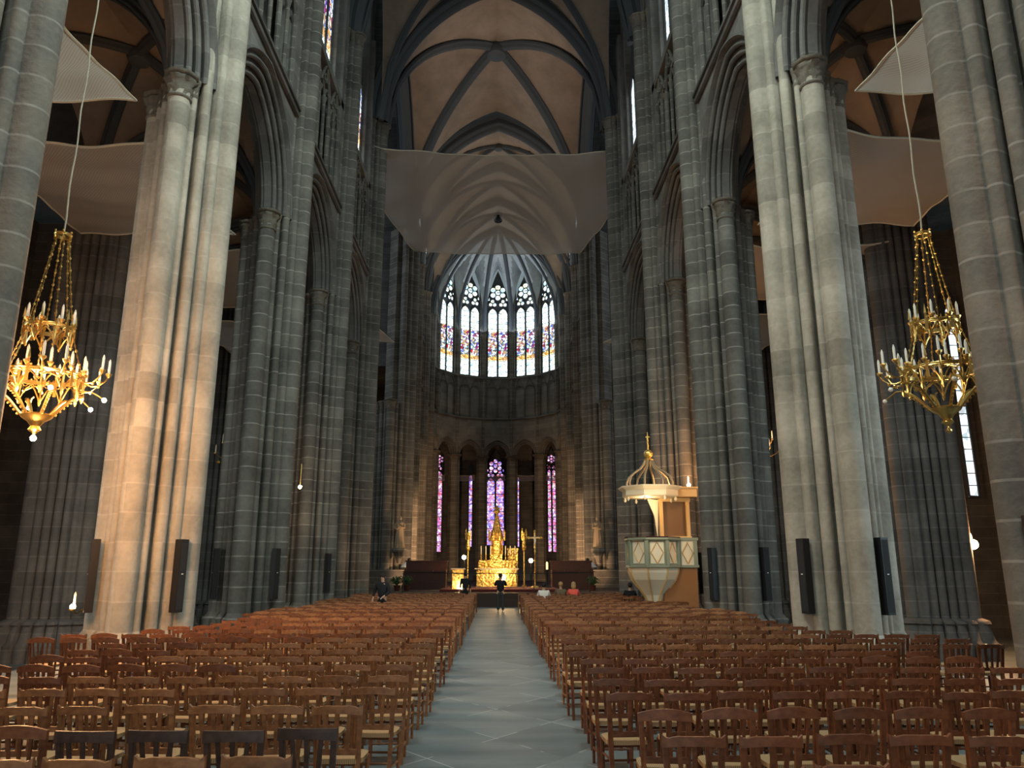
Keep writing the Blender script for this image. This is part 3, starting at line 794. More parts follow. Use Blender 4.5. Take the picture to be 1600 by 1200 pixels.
# aisle vaults
aw = MB(); ar = MB()
for sd in (-1, 1):
    nm, X, Ys, Yc = sides[sd]; ys = [Ys[0] - 7.4] + Ys + [Yc]
    xa, xb = sorted((X + sd * .6, X + sd * 6.6))
    for y0, y1 in zip(ys[:-1], ys[1:]):
        vault(aw, ar, xa, xb, y0, y1, ZC + .1, 4.1, 14, 14, .13)
        sweep_arch(ar, ((xa + xb) / 2, y1, ZC), (1, 0, 0), (0, 1, 0), (xb - xa) / 2 - .2, 3.4, moulding(.45, .35, False, 2), 8)
struct('ceiling.003', aw, M['tan'], 'tan plastered webs of the side aisle vaults', 'vault', True)
struct('trim_12', ar, M['rib'], 'dark ribs of the side aisle vaults', 'vault ribs', True)

# outer aisle piers standing on the lower aisle floor
def outer_pier(sd, X, Y, label):
    root = empty('aisle_pier', (X, Y, -.85)); tag(root, label, 'pier', 'outer piers of the side aisles')
    ol = [(-1.25, -.8)]
    # plan: broad masonry with rolls on the front, local +a towards the nave
    S = [(.90, -.55, .22), (.62, -.84, .11), (.36, -.88, .11), (.10, -.92, .13), (-.20, -.92, .13), (-.5, -.92, .13), (-.85, -.85, .22), (.90, .55, .22), (-.85, .85, .22), (.5, .9, .14), (0, .95, .14), (-.5, .95, .14), (1.0, 0, .22)]
    def O(d):
        out = []
        for k in range(240):
            t = 2 * PI * k / 240; c, q = cos(t), sin(t)
            r = min(.85 / max(1e-6, abs(c)), .86 / max(1e-6, abs(q)))
            for (a, b, rr) in S:
                p = a * c + b * q; d2 = a * a + b * b - p * p
                if p > 0 and d2 < rr * rr: r = max(r, p + sqrt(rr * rr - d2))
            out.append((t, r + d))
        return out
    b = MB(); extrude_out(b, sd, 0, 0, [(0, O(.40)), (.50, O(.40)), (.55, O(.34)), (.62, O(.30)), (1.05, O(.20)), (1.10, O(.26)), (1.18, O(.22)), (1.25, O(.02))])
    b.build('base', M['stone_dark'], root, smooth=True)
    b = MB(); extrude_out(b, sd, 0, 0, [(1.2, O(0)), (18, O(0))]); b.build('shaft', M['stone_dark'], root, smooth=True, ang=40)
    return root
for sd in (-1, 1):
    nm, X, Ys, Yc = sides[sd]
    for i, y in enumerate([26.0, 33.5, 41.0]):
        outer_pier(sd, X + sd * 6.2 if sd < 0 else X + 6.75, y, f'{("nearest", "second", "third")[i]} dark broad pier of the {nm} side aisle')

# chapel window seen through the right aisle, with the wall around it
window(wn[0], (20.58, 33.0, 4.9), PI * 0, .72, 8.6, 1.0, 1, 'glass_plain', 'narrow pale lancet window beyond the right aisle, behind the chandelier', rose=False); wn[0] += 1
cb = MB()
for sd in (-1, 1): cb.box(sd * 18.6, 33.4, 8, 6, .3, 19)
struct('wall_chapel', cb, M['stone_dark'], 'dark wall closing the chapels beyond the side aisles', 'wall')

# ambulatory chapel windows behind the high altar
def amb(px, y, w, z0, zs, rise, lights, g, label, rz=0, rose=False, rosec=(.17, .60, .36)):
    global_x = (px - 776) / 1200.0 * y
    window(wn[0], (global_x, y, z0), rz, w, zs - z0, rise, lights, g, label, rose=rose, thick=.5, rosec=rosec); wn[0] += 1
amb(773.5, 92.2, 2.35, 4.6, 12.6, 3.4, 2, 'glass_med', 'violet stained glass window with a rosette, directly behind the altar spire', rose=True)
amb(735, 91.8, .72, 4.4, 12.8, 1.6, 1, 'glass_med', 'slim dark violet window just left of the window behind the altar')
amb(808.5, 91.8, .60, 4.4, 12.6, 1.6, 1, 'glass_med', 'slim dark window just right of the window behind the altar')
amb(685.5, 90.5, 1.1, 3.8, 13.2, 2.6, 1, 'glass_pink', 'rose coloured stained glass window at the left end of the ambulatory', rose=True, rosec=(.35, 1.25, .5))
amb(861, 90.5, 1.25, 3.8, 13.4, 2.6, 2, 'glass_pink', 'pink stained glass window at the right end of the ambulatory', rose=True, rosec=(.2, 1.0, .42))

# ------------------------------------------------------------------ nets
def net(poly_rows, label, name='safety_net', group='safety nets under the vaults', edge=.035, thick=.0):
    """rows of (x,y,z) corner points are refined, sagged and wrinkled"""
    root = empty(name); tag(root, label, 'net', group)
    mb = MB(); mb.grid(poly_rows); o = mb.build('mesh_sheet', M['net'], root, smooth=True, ang=0)
    e = MB(); b = poly_rows
    loop = list(b[0]) + [r[-1] for r in b[1:]] + list(reversed(b[-1]))[1:] + [r[0] for r in reversed(b[:-1])][0:]
    e.tube(loop, edge, 5, cap=False); e.build('edge_rope', M['rope'], root, smooth=True)
    return root
def net_quad(c00, c10, c11, c01, sag, nx=26, ny=26, inset=.05, seed=1, amp=.06):
    r_ = random.Random(seed); ph = [r_.uniform(0, 6) for _ in range(6)]
    c00, c10, c11, c01 = map(Vector, (c00, c10, c11, c01)); rows = []
    for j in range(ny + 1):
        v = j / ny; row = []
        for i in range(nx + 1):
            u = i / nx
            # edges curve inwards between the fixing points
            uu = u + inset * (1 - 2 * u) * (4 * v * (1 - v)); vv = v + inset * (1 - 2 * v) * (4 * u * (1 - u))
            p = (c00 * (1 - uu) + c10 * uu) * (1 - vv) + (c01 * (1 - uu) + c11 * uu) * vv
            z = -sag * (4 * u * (1 - u) + 4 * v * (1 - v)) / 2
            z += amp * sin(5 * u + 9 * v + ph[0]) + amp * .6 * sin(17 * u - 6 * v + ph[1]) + amp * .35 * sin(31 * v + 5 * u + ph[2])
            row.append((p.x, p.y, p.z + z))
        rows.append(row)
    return rows
# crossing net: octagonal outline
rows = []
ZN = 25.8
for j in range(41):
    v = j / 40; y = 40.5 + 15.0 * v
    hw = 6.75 + min(1.0, v / .48) * .95 if v < .5 else 7.7
    if v > .55: hw = 7.7 - (v - .55) / .45 * 1.3
    row = []
    for i in range(41):
        u = -1 + 2 * i / 40; x = hw * u - .05
        z = ZN - .22 * (1 - u * u) - .12 * sin(PI * v) + .06 * sin(8 * u + 14 * v) * (abs(u) ** 2) + .05 * sin(26 * v + 6 * u) * abs(u) + .03 * sin(17 * u)
        row.append((x, y + .25 * (1 - u * u) * (1 - v) - .25 * (1 - u * u) * v, z))
    rows.append(row)
cn = net(rows, 'large beige net stretched across the crossing below the vault')
e = MB()
for sx in (-1, 1): e.tube([(sx * 6.7, 40.6, ZN), (sx * 7.4, 40.3, ZN + .1)], .03, 5); e.tube([(sx * 6.4, 55.3, ZN), (sx * 7.6, 55.9, ZN)], .03, 5)
e.build('guy_rope', M['rope'], cn)
b = MB(); b.lathe(0, 48.4, [(.25, ZN - .8), (.3, ZN - .7), (.12, ZN - .45), (.1, ZN - .3), (.18, ZN - .28), (.2, ZN - .15)], 12); 
o = b.build('hook_weight', M['iron'], cn)
for sd in (-1, 1):
    nm, X, Ys, Yc = sides[sd]; ys = [Ys[0] - 7.4] + Ys + [Yc]
    for i in range(1, 5):
        y0, y1 = ys[i] + .75, ys[i + 1] - .75
        xi = X + sd * 1.15; xo = X + sd * 6.4; zn = 13.15 if i != 1 else 13.25
        r = net_quad((xi, y0, zn), (xo, y0, zn), (xo, y1, zn), (xi, y1, zn), .25, seed=i * 3 + sd, inset=.035)
        net(r, f'{("nearest", "second", "third", "fourth")[i - 1]} pale net hung under the {nm} aisle vault')
    e0 = 42.8; xi = (XLe if sd < 0 else XRe)
    r = net_quad((xi + sd * .9, 43.5, 18.2), (xi + sd * 9, 43.5, 18.2), (xi + sd * 9, 54.3, 18.2), (xi - sd * .1, 54.3, 18.2), .3, seed=9 + sd)
    net(r, f'pale net hung across the {nm} transept arm')
# ambulatory nets
for k, (pa, pb) in enumerate(((676, 694), (708, 741), (754, 789), (804, 840), (853, 871))):
    y0, y1 = 84.5, 89.8; f_ = lambda p, y: (p - 776) / 1205.0 * y
    r = net_quad((f_(pa, y0), y0, 12.0), (f_(pb, y0), y0, 12.0), (f_(pb, y1), y1, 12.0), (f_(pa, y1), y1, 12.0), .12, 8, 8, .02, k, .02)
    net(r, f'small beige net in the ambulatory behind the altar, {("far left", "left", "central", "right", "far right")[k]}', group='small nets in the ambulatory', edge=.02)

# ------------------------------------------------------------------ chandeliers
def chandelier(X, Y, lit, label, z0=4.05, k=1.0, rope=True, tops=26):
    root = empty('chandelier', (X, Y, z0)); tag(root, label, 'chandelier', 'gilt crown chandeliers')
    G = M['gold']
    b = MB(); b.lathe(0, 0, [(.02, -.02), (.05, .02), (.1, .06), (.07, .12), (.1, .16), (.13, .20), (.22, .26), (.25, .30), (.20, .33), (.04, .34)], 18); b.build('bowl', G, root, smooth=True)
    def ring(R, z, h, n, nm):
        b = MB(); b.lathe(0, 0, [(R - .012, z - h / 2), (R + .012, z - h / 2), (R + .022, z - h / 2 + .02), (R + .012, z - h / 2 + .04), (R + .012, z + h / 2 - .04), (R + .025, z + h / 2 - .02), (R + .012, z + h / 2), (R - .012, z + h / 2), (R - .012, z - h / 2)], 36, cap=False)
        for q in range(n):
            t = 2 * PI * q / n
            b.sphere(((R + .02) * cos(t), (R + .02) * sin(t), z + h / 2 + .02), .022, 6, 4)
            b.tube([((R + .02) * cos(t + e_), (R + .02) * sin(t + e_), z - h / 2 - .05 + .06 * abs(math.cos(e_ * 12))) for e_ in (-.12, -.06, 0, .06, .12)], .010, 5)
        return b.build(nm, G, root, smooth=True)
    ring(.62, .98, .07, 24, 'lower_corona'); ring(.37, 1.82, .07, 16, 'upper_corona'); ring(.12, 3.55, .06, 6, 'hanging_crown')
    # openwork band under each corona
    for R, z, n in ((.62, .93, 12), (.37, 1.76, 8)):
        b = MB()
        for q in range(n):
            t0 = 2 * PI * q / n; dt = 2 * PI / n
            P = [(R * cos(t0 + dt * u), R * sin(t0 + dt * u), z - .30 * abs(1 - 2 * u) ** 1.6 * (1 if R > .5 else .7)) for u in (0, .15, .3, .5, .7, .85, 1)]
            b.tube(P, .014, 5)
            b.lathe(R * cos(t0) , R * sin(t0), [(.01, z - .36 * (1 if R > .5 else .7)), (.03, z - .3 * (1 if R > .5 else .7)), (.012, z - .2), (.02, z - .05), (.028, z + .1), (.01, z + .16)], 6)
        b.build('pierced_gallery', G, root, smooth=True)
    # curved crocketed basket ribs
    for q in range(6):
        t = 2 * PI * q / 6 + .3; b = MB(); P = []
        for i in range(11):
            u = i / 10; r = .22 + .42 * sin(u * PI / 2) ** 1.3; z = .30 + .42 * (1 - cos(u * PI / 2)) ** .8; P.append((r * cos(t), r * sin(t), z))
        P = [((.2 + .46 * (u ** .8)) * cos(t), (.2 + .46 * (u ** .8)) * sin(t), .28 + .40 * (1 - (1 - u) ** 2.0)) for u in [i / 10 for i in range(11)]]
        b.tube(P, .028, 6)
        for p in P[1:-1:1]: b.sphere((p[0] * 1.04, p[1] * 1.04, p[2] - .04), .022, 5, 4)
        b.build('rib', G, root, smooth=True)
    # chains
    for q in range(6):
        t = 2 * PI * q / 6 + .2
        for (R0, zz0, R1, zz1) in ((.37, 1.85, .11, 3.52), (.62, 1.02, .37, 1.78)):
            b = MB(); n = int((zz1 - zz0) / .085)
            P = []
            for i in range(n * 2 + 1):
                u = i / (2 * n); r = R0 + (R1 - R0) * (u ** .85); P.append((r * cos(t), r * sin(t), zz0 + (zz1 - zz0) * u))
            b.tube(P, [.018 if i % 2 else .006 for i in range(len(P))], 5)
            for i in range(4, len(P) - 2, 5): b.sphere(P[i], .026, 6, 4)
            b.build('chain', G, root, smooth=True)
    # pinnacle plates between candles
    for q in range(6):
        t = 2 * PI * q / 6 + .72
        for R, z, hh in ((.645, .95, .42), (.39, 1.80, .34)):
            b = MB(); b.box(R * cos(t), R * sin(t), z + .02, .02, .055, hh, t, .5); b.lathe(R * cos(t), R * sin(t), [(.028, z + hh / 2 - .02), (.001, z + hh / 2 + .16)], 4); b.build('pinnacle', G, root)
    # candles: upper ring, lower ring, outer arms
    def cand(r, t, z):
        c = MB(); x, y = r * cos(t), r * sin(t)
        c.lathe(x, y, [(.01, z - .08), (.03, z - .05), (.05, z - .02), (.052, z), (.02, z + .01)], 8); o = c.build('candle_cup', G, root, smooth=True)
        c = MB(); c.lathe(x, y, [(.022, z), (.022, z + .20), (.018, z + .22), (.006, z + .26)], 8); c.build('candle', M['candle'], o, smooth=True)
    for q in range(8): cand(.37, 2 * PI * q / 8 + .2, 1.93)
    for q in range(12): cand(.64, 2 * PI * q / 12 + .15, 1.10)
    for q in range(6):
        t = 2 * PI * q / 6 + .15
        for e_ in (-.16, .16):
            b = MB(); c_, s_ = cos(t + e_), sin(t + e_)
            b.tube([(.62 * cos(t), .62 * sin(t), .93), (.74 * c_, .74 * s_, .86), (.86 * c_, .86 * s_, .87), (.95 * c_, .95 * s_, .96), (1.0 * c_, 1.0 * s_, 1.04)], .014, 6); b.sphere((.86 * c_, .86 * s_, .86), .03, 6, 4)
            b.build('arm', G, root, smooth=True); cand(1.0, t + e_, 1.10)
        b = MB(); b.tube([(.62 * cos(t), .62 * sin(t), .72), (.8 * cos(t), .8 * sin(t), .74), (1.0 * cos(t), 1.0 * sin(t), .62)], .014, 6); la_ = b.build('lamp_arm', G, root, smooth=True)
        b = MB(); b.sphere((1.02 * cos(t), 1.02 * sin(t), .60), .04, 8, 6)
        b.build('bulb', M['bulb'] if lit else M['candle'], la_, smooth=True)
    b = MB(); b.sphere((0, 0, -.08), .05, 8, 6); b.build('bulb', M['bulb'] if lit else M['gold'], root, smooth=True)
    if rope:
        b = MB(); n = 60; top = tops - z0
        b.tube([(.012 * sin(i * 1.3), .012 * cos(i * 1.3), 3.58 + (top - 3.58) * i / n) for i in range(n + 1)], .014, 5); b.build('suspension_rope', M['rope'], root, smooth=True)
    root.scale = (k, k, k)
    if lit:
        for q in range(6):
            t = 2 * PI * q / 6 + .15; point('chandelier_bulb_light', (X + 1.02 * k * cos(t), Y + 1.02 * k * sin(t), z0 + .52 * k), lit, WARM, .05)
        point('chandelier_bulb_light', (X, Y, z0 - .18), lit, WARM, .05)
    return root
chandelier(-7.70, 12.75, 160, 'lit gilt crown chandelier hanging in the left arcade', 4.1)
chandelier(7.75, 12.85, 0, 'unlit brass crown chandelier hanging in the right arcade, before a lancet window', 4.3)

def small_chandelier(X, Y, z, lit, label, R=.55):
    root = empty('small_chandelier', (X, Y, z)); tag(root, label, 'chandelier'); G = M['gold']
    b = MB(); b.lathe(0, 0, [(.01, -.3), (.06, -.22), (.03, -.1), (.09, 0), (.05, .15), (.03, .6), (.05, .75), (.01, .9)], 10); b.build('stem', G, root, smooth=True)
    for q in range(8):
        t = 2 * PI * q / 8; b = MB(); c_, s_ = cos(t), sin(t); zz = .35 if q % 2 else 0; rr = R if q % 2 == 0 else R * .6
        b.tube([(0, 0, zz - .05), (rr * .4 * c_, rr * .4 * s_, zz - .14), (rr * .8 * c_, rr * .8 * s_, zz - .02), (rr * c_, rr * s_, zz + .1)], .018, 6)
        b.sphere((rr * c_, rr * s_, zz + .1), .045, 6, 5); ar_ = b.build('arm', G, root, smooth=True)
        b = MB(); b.lathe(rr * c_, rr * s_, [(.026, zz + .1), (.022, zz + .36), (.005, zz + .42)], 7); b.build('candle', M['candle'], ar_, smooth=True)
    for q in range(2):
        b = MB(); b.sphere((-.3 + .25 * q, -.35, -.28 - .08 * q), .07, 8, 6); b.build('bulb', M['bulb'] if lit else M['gold'], root, smooth=True)
    b = MB(); b.tube([(0, 0, .85), (0, 0, 14 - z)], .012, 5); b.build('cord', M['rope'], root)
    if lit: point('lamp_light', (X - .2, Y - .5, z - .3), lit, WARM, .1)
small_chandelier(9.75, 27.6, 6.05, 260, 'small lit gilt chandelier half hidden behind the second right pier')
small_chandelier(-9.75, 28.1, 5.95, 0, 'small unlit gilt chandelier half hidden behind the second left pier')

def sconce(X, Y, Z, power, label, hang=False, d=(0, -1), size=.07):
    root = empty('wall_lamp', (X, Y, Z)); tag(root, label, 'lamp', 'small warm lamps')
    b = MB()
    if hang: b.tube([(0, 0, .1), (0, 0, .9)], .025, 6)
    else: b.tube([(-d[0] * .5, -d[1] * .5, -.1), (-d[0] * .2, -d[1] * .2, -.18), (0, 0, -.1)], .025, 6); b.lathe(0, 0, [(.02, -.12), (.08, -.08), (.09, -.05), (.02, -.04)], 8)
    b.build('bracket', M['gold'], root, smooth=True)
    b = MB(); b.sphere((0, 0, 0), size, 10, 7); b.build('bulb', M['bulb'], root, smooth=True)
    if not hang: b = MB(); b.lathe(.0, .05, [(.03, .06), (.028, .3), (.004, .36)], 7); b.build('candle', M['candle'], root)
    point('lamp_light', (X + d[0] * .15, Y + d[1] * .25, Z), power, WARM, .1)
sconce(-7.6, 29.9, 5.0, 60, 'small pendant lamp between the third and fourth left piers', True)
sconce(7.35, 29.4, 5.05, 170, 'lit wall lamp on the pier to the right of the pulpit')
sconce(6.9, 42.2, 2.95, 200, 'lit wall lamp left of the pulpit drum')
sconce(15.6, 25.4, 2.7, 500, 'bright lamp in the right chapel beyond the aisle pier', False, (0, -1), .16)
sconce(-10.6, 20.2, 1.0, 40, 'small candle stand lamp beside the second left pier', False)

# ------------------------------------------------------------------ pulpit
def pulpit():
    X, Y = 5.78, 29.1
    root = empty('pulpit', (X, Y, 0)); tag(root, 'cream and green painted pulpit with an openwork ogee crown', 'pulpit')
    def octo(r, z, ph=PI / 8): return [(r * cos(ph + q * PI / 4), r * sin(ph + q * PI / 4), z) for q in range(8)]
    b = MB(); b.grid([octo(.42, .0), octo(.42, .15), octo(.30, .25), octo(.24, .4), octo(.30, .5), octo(.24, .58)], True); b.poly(octo(.24, .58)); b.build('foot', M['cream'], root)
    rows = [octo(r, z) for r, z in ((.24, .58), (.27, .75), (.38, 1.0), (.62, 1.30), (.82, 1.55), (.92, 1.80), (.94, 1.98))]
    c1 = MB(); c1.grid(rows, True); c1.build('corbel', M['cream'], root)
    b = MB()
    for q in range(8): b.tube([rows[i][q] for i in range(len(rows))], .035, 6)
    b.build('corbel_rib', M['ochre'], root, smooth=True)
    b = MB()
    for r0, z0_, r1, z1_ in ((.96, 1.96, 1.02, 2.06), (1.02, 2.94, 1.05, 3.06)):
        b.grid([octo(r0, z0_), octo(r1, z0_ + .02), octo(r1, z1_), octo(r0, z1_)], True); b.poly(octo(r0, z0_)); 
    b.build('cornice', M['ggreen'], root)
    b = MB(); b.grid([octo(.94, 2.0), octo(.94, 2.98)], True); b.build('drum', M['cream'], root)
    for q in range(8):
        t = PI / 4 * q + PI / 4; ap_ = .94 * cos(PI / 8) + .012; wd = .94 * sin(PI / 8)
        cx, cy = ap_ * cos(t), ap_ * sin(t); U = (-sin(t), cos(t))
        b = MB(); P = lambda u, z: (cx + U[0] * u, cy + U[1] * u, z)
        b.tube([P(0, 2.12), P(wd * .62, 2.5), P(0, 2.88), P(-wd * .62, 2.5), P(0, 2.12)], .022, 4); b.build('lozenge', M['ochre'], root)
        b = MB(); b.tube([P(-wd * .74, 2.1), P(wd * .74, 2.1), P(wd * .74, 2.9), P(-wd * .74, 2.9), P(-wd * .74, 2.1)], .02, 4); b.build('panel_frame', M['ggreen'], root)
        b = MB(); t2 = PI / 8 + q * PI / 4; b.box(.96 * cos(t2), .96 * sin(t2), 2.5, .10, .13, .88, t2); b.build('pilaster', M['ggreen'], root)
    # stair enclosure towards the pier
    b = MB(); b.box(.95, .30, 1.0, 1.25, 1.1, 1.95); b.build('stair_casing', M['wood_panel'], root)
    b = MB(); b.box(.95, .30, 2.50, 1.32, 1.12, .96); b.build('stair_parapet', M['cream'], root)
    b = MB(); b.box(.95, .30, 3.0, 1.42, 1.2, .10); b.box(.95, .30, 2.02, 1.40, 1.2, .09)
    for u in (-.6, 0, .6): b.box(.95 + u, -.27, 2.5, .13, .06, .88)
    b.build('stair_cornice', M['ggreen'], root)
    for u in (-.3, .3):
        b = MB(); b.tube([(.95 + u, -.28, 2.12), (.95 + u + .2, -.28, 2.5), (.95 + u, -.28, 2.88), (.95 + u - .2, -.28, 2.5), (.95 + u, -.28, 2.12)], .022, 4); b.build('lozenge', M['ochre'], root)
    # back board
    b = MB(); b.box(1.02, .62, 3.80, .98, .10, 1.52); b.build('back_panel', mat('brown_panel', (.16, .09, .04), .5), root)
    b = MB()
    for u in (.48, 1.5): b.box(u + .02, .55, 3.80, .13, .22, 1.52)
    b.box(1.02, .55, 4.50, 1.2, .24, .14); b.box(1.02, .55, 3.08, 1.2, .24, .10)
    b.build('back_frame', M['ochre'], root)
    b = MB(); b.prism([(.35, .55, 3.05), (.42, .55, 4.5), (.0, .55, 4.55), (.25, .55, 3.9)], (0, .08, 0)); b.build('side_bracket', M['cream'], root)
    # canopy
    b = MB(); b.grid([octo(1.02, 4.55), octo(1.06, 4.60), octo(1.06, 4.78), octo(1.2, 4.88), octo(1.22, 4.93), octo(.3, 4.95)], True); b.poly(octo(1.02, 4.55)[::-1])
    b.build('canopy', M['cream'], root)
    b = MB(); b.box(1.0, .35, 4.74, 1.5, 1.0, .34); b.box(1.0, .35, 4.91, 1.62, 1.1, .06); b.build('canopy_back', M['ochre'], root)
    for q in range(8):
        b = MB(); t = PI / 8 + q * PI / 4; b.lathe(.96 * cos(t), .96 * sin(t), [(.01, 4.38), (.05, 4.43), (.05, 4.48), (.02, 4.56)], 8); b.build('pendant', M['cream'], root)
        b = MB(); P = []
        for r, z in ((1.0, 4.93), (1.02, 5.10), (.92, 5.32), (.66, 5.50), (.42, 5.62), (.24, 5.80), (.14, 6.0)): P.append((r * .86 * cos(t), r * .86 * sin(t), z))
        b.tube(P, .04, 6); b.build('crown_rib', mat('greyed_gilt', (.34, .27, .17), .5, .3), root, smooth=True)
    b = MB(); b.lathe(0, 0, [(.18, 5.95), (.2, 5.98), (.11, 6.02), (.08, 6.06), (.16, 6.13), (.18, 6.22), (.12, 6.33), (.04, 6.37), (.035, 6.85), (.01, 7.05)], 14); b.box(0, 0, 6.86, .16, .035, .04); b.build('finial', M['gilt'], root, smooth=True)
    b = MB(); b.grid([octo(1.05, 3.03), octo(1.05, 3.07)], True); b.poly(octo(1.05, 3.07)); b.build('armrest', M['carpet'], root)
    point('pulpit_light', (X - .2, Y - .1, 4.35), 28, (1, .68, .35), .08)
    point('pulpit_light', (X - .1, Y - 1.8, 4.0), 45, (1, .75, .45), .3)  # added fill light floating before the drum to warm it
pulpit()

# ------------------------------------------------------------------ altar group
def front_altar():
    r = empty('altar', (.15, 45.4, .97)); tag(r, 'gilded front altar in the middle of the red dais', 'altar')
    b = MB(); b.box(0, 0, .46, 1.95, .8, .92); b.build('block', M['gilt'], r)
    b = MB(); b.box(0, 0, .96, 2.15, .95, .09); b.build('table_top', M['marble'], r)
    b = MB()
    for u in (-.65, 0, .65): b.tube([(u - .26, -.41, .1), (u + .26, -.41, .1), (u + .26, -.41, .55)] + [(u + x, -.41, .55 + z) for x, z in reversed(arch_pts(.26, .28, 4))] + [(u - .26, -.41, .1)], .025, 5)
    b.build('relief', M['gilt'], r)
front_altar()
o = MB().box(.62, 44.6, 1.9, 3.9, .04, .05).box(-1.30, 44.6, 1.45, .05, .05, .9).box(2.55, 44.6, 1.45, .05, .05, .9)
r = empty('ambo', (-2.15, 44.2, .70)); tag(r, 'gilded reading desk with a lamp at its foot, left of the altar', 'lectern')
MB().box(0, 0, .60, .62, .5, 1.2).build('body', M['gilt'], r); MB().box(0, 0, 1.24, .78, .66, .07).build('desk', M['marble'], r)
# handrail in front of the sanctuary
r = empty('railing', (0, 42.6, .7)); tag(r, 'thin black metal railing in front of the sanctuary', 'railing')
for x in (-5.0, -1.45, 2.0, 5.0): MB().box(x, 0, .5, .05, .05, 1.0).build('post', M['iron'], r)
MB().box(0, 0, 1.0, 10.1, .05, .04).box(0, 0, .06, 10.1, .04, .03).build('rail', M['iron'], r)
def high_altar():
    X, Y = 0.0, 58.0
    r = empty('high_altar', (X, Y, .7)); tag(r, 'gilt bronze high altar with a pierced gallery and tall tabernacle spire', 'altar')
    G = M['gilt']
    MB().box(0, 0, .8, 2.9, 1.1, 1.6).build('table', G, r)
    MB().box(0, -.05, 1.64, 3.2, 1.3, .09).build('mensa', M['marble'], r)
    b = MB(); b.box(0, .1, 2.05, 2.7, .3, .72)
    for i in range(11):
        u = -1.25 + .25 * i; b.tube([(u - .1, -.08, 1.75), (u - .1, -.08, 2.15)] + [(u + x, -.08, 2.15 + z) for x, z in arch_pts(.1, .14, 3)] + [(u + .1, -.08, 1.75)], .02, 4)
    b.build('gradine', G, r)
    MB().box(0, .0, 2.3, .8, .5, 1.3).build('tabernacle', G, r)
    b = MB(); b.lathe(0, 0, [(.45, 2.9), (.42, 3.0), (.36, 3.1), (.36, 4.2), (.48, 4.3)], 6); b.build('throne', G, r)
    for q in range(6):
        t = q * PI / 3; MB().tube([(.42 * cos(t), .42 * sin(t), 3.0), (.42 * cos(t), .42 * sin(t), 4.3)], .05, 6).build('column', G, r, smooth=True)
    b = MB(); b.lathe(0, 0, [(.62, 4.25), (.7, 4.35), (.5, 4.5), (.45, 4.9), (.32, 5.3), (.24, 5.9), (.12, 6.6), (.10, 6.9)], 8)
    b.build('spire', G, r)
    for q in range(8):
        t = q * PI / 4 + .39; x, y = .62 * cos(t), .62 * sin(t)
        b = MB(); b.lathe(x, y, [(.07, 4.3), (.07, 4.9), (.10, 4.95), (.0, 5.35)], 5); b.tube([(x, y, 4.9), (x * .5, y * .5, 5.3)], .03, 4); b.build('pinnacle', G, r)
        if q % 2 == 0:
            t -= .39; x, y = .6 * cos(t), .6 * sin(t); b = MB(); U = (-sin(t), cos(t)); b.tube([(x + U[0] * .24, y + U[1] * .24, 4.4), (x, y, 5.15), (x - U[0] * .24, y - U[1] * .24, 4.4)], .035, 4); b.build('gablet', G, r)
    b = MB(); b.lathe(0, 0, [(.10, 6.85), (.2, 6.9), (.26, 7.05), (.2, 7.2), (.1, 7.5), (.04, 7.6)], 8); b.box(0, 0, 7.35, .5, .08, .1); b.build('finial', G, r)
    r.scale = (1, 1, .77)
    return r
high_altar()
for i, u in enumerate((-1.15, -.8, -.45, .65, 1.0, 1.35)):
    r = empty('altar_candlestick', (u, 57.95, 2.57)); tag(r, f'tall white candle on the high altar, {("first", "second", "third", "fourth", "fifth", "sixth")[i]} from the left', 'candle', 'candles on the high altar')
    b = MB(); b.lathe(0, 0, [(.08, 0), (.09, .03), (.03, .1), (.05, .2), (.03, .3), (.07, .42), (.07, .45)], 10); b.build('stick', M['gilt'], r, smooth=True)
    MB().lathe(0, 0, [(.035, .45), (.035, 1.0), (.005, 1.05)], 8).build('candle', M['candle'], r)
r = empty('cabinet', (1.2, 58.9, .7)); tag(r, 'tall gilt panelled screen beside the high altar, right of the candles', 'screen')
MB().box(0, 0, 1.35, .75, .2, 2.7).build('panel', M['gilt'], r); MB().box(0, -.02, 2.7, .85, .26, .12).build('top_rail', M['gilt'], r)
for i, x in enumerate((-2.1, 2.0)):
    r = empty('angel_figure', (x, 57.3, .7)); tag(r, f'gilded standing angel with raised wings on a tall post, {("left", "right")[i]} of the altar', 'statue', 'gilded angels')
    r.scale = (.75, .75, .74)
    MB().lathe(0, 0, [(.2, 0), (.22, .1), (.08, .2), (.07, 3.4), (.18, 3.5), (.2, 3.6)], 12).build('post', M['gilt'], r, smooth=True)
    b = MB(); b.lathe(0, 0, [(.16, 3.6), (.2, 3.7), (.16, 4.2), (.13, 4.5), (.18, 4.75), (.15, 4.9), (.06, 4.96), (.06, 5.0), (.1, 5.05), (.1, 5.17), (.04, 5.25)], 14, lambda rr, z, t, k: rr * (1 + .08 * cos(7 * t) * (z < 4.5))); b.build('figure', M['gilt'], r, smooth=True)
    for q in (-1, 1):
        b = MB(); b.prism([(q * .05, .12, 4.2), (q * .28, .14, 4.6), (q * .30, .14, 5.2), (q * .18, .12, 5.65), (q * .06, .1, 5.0)], (0, .05, 0)); b.build('wing', M['gilt'], r)
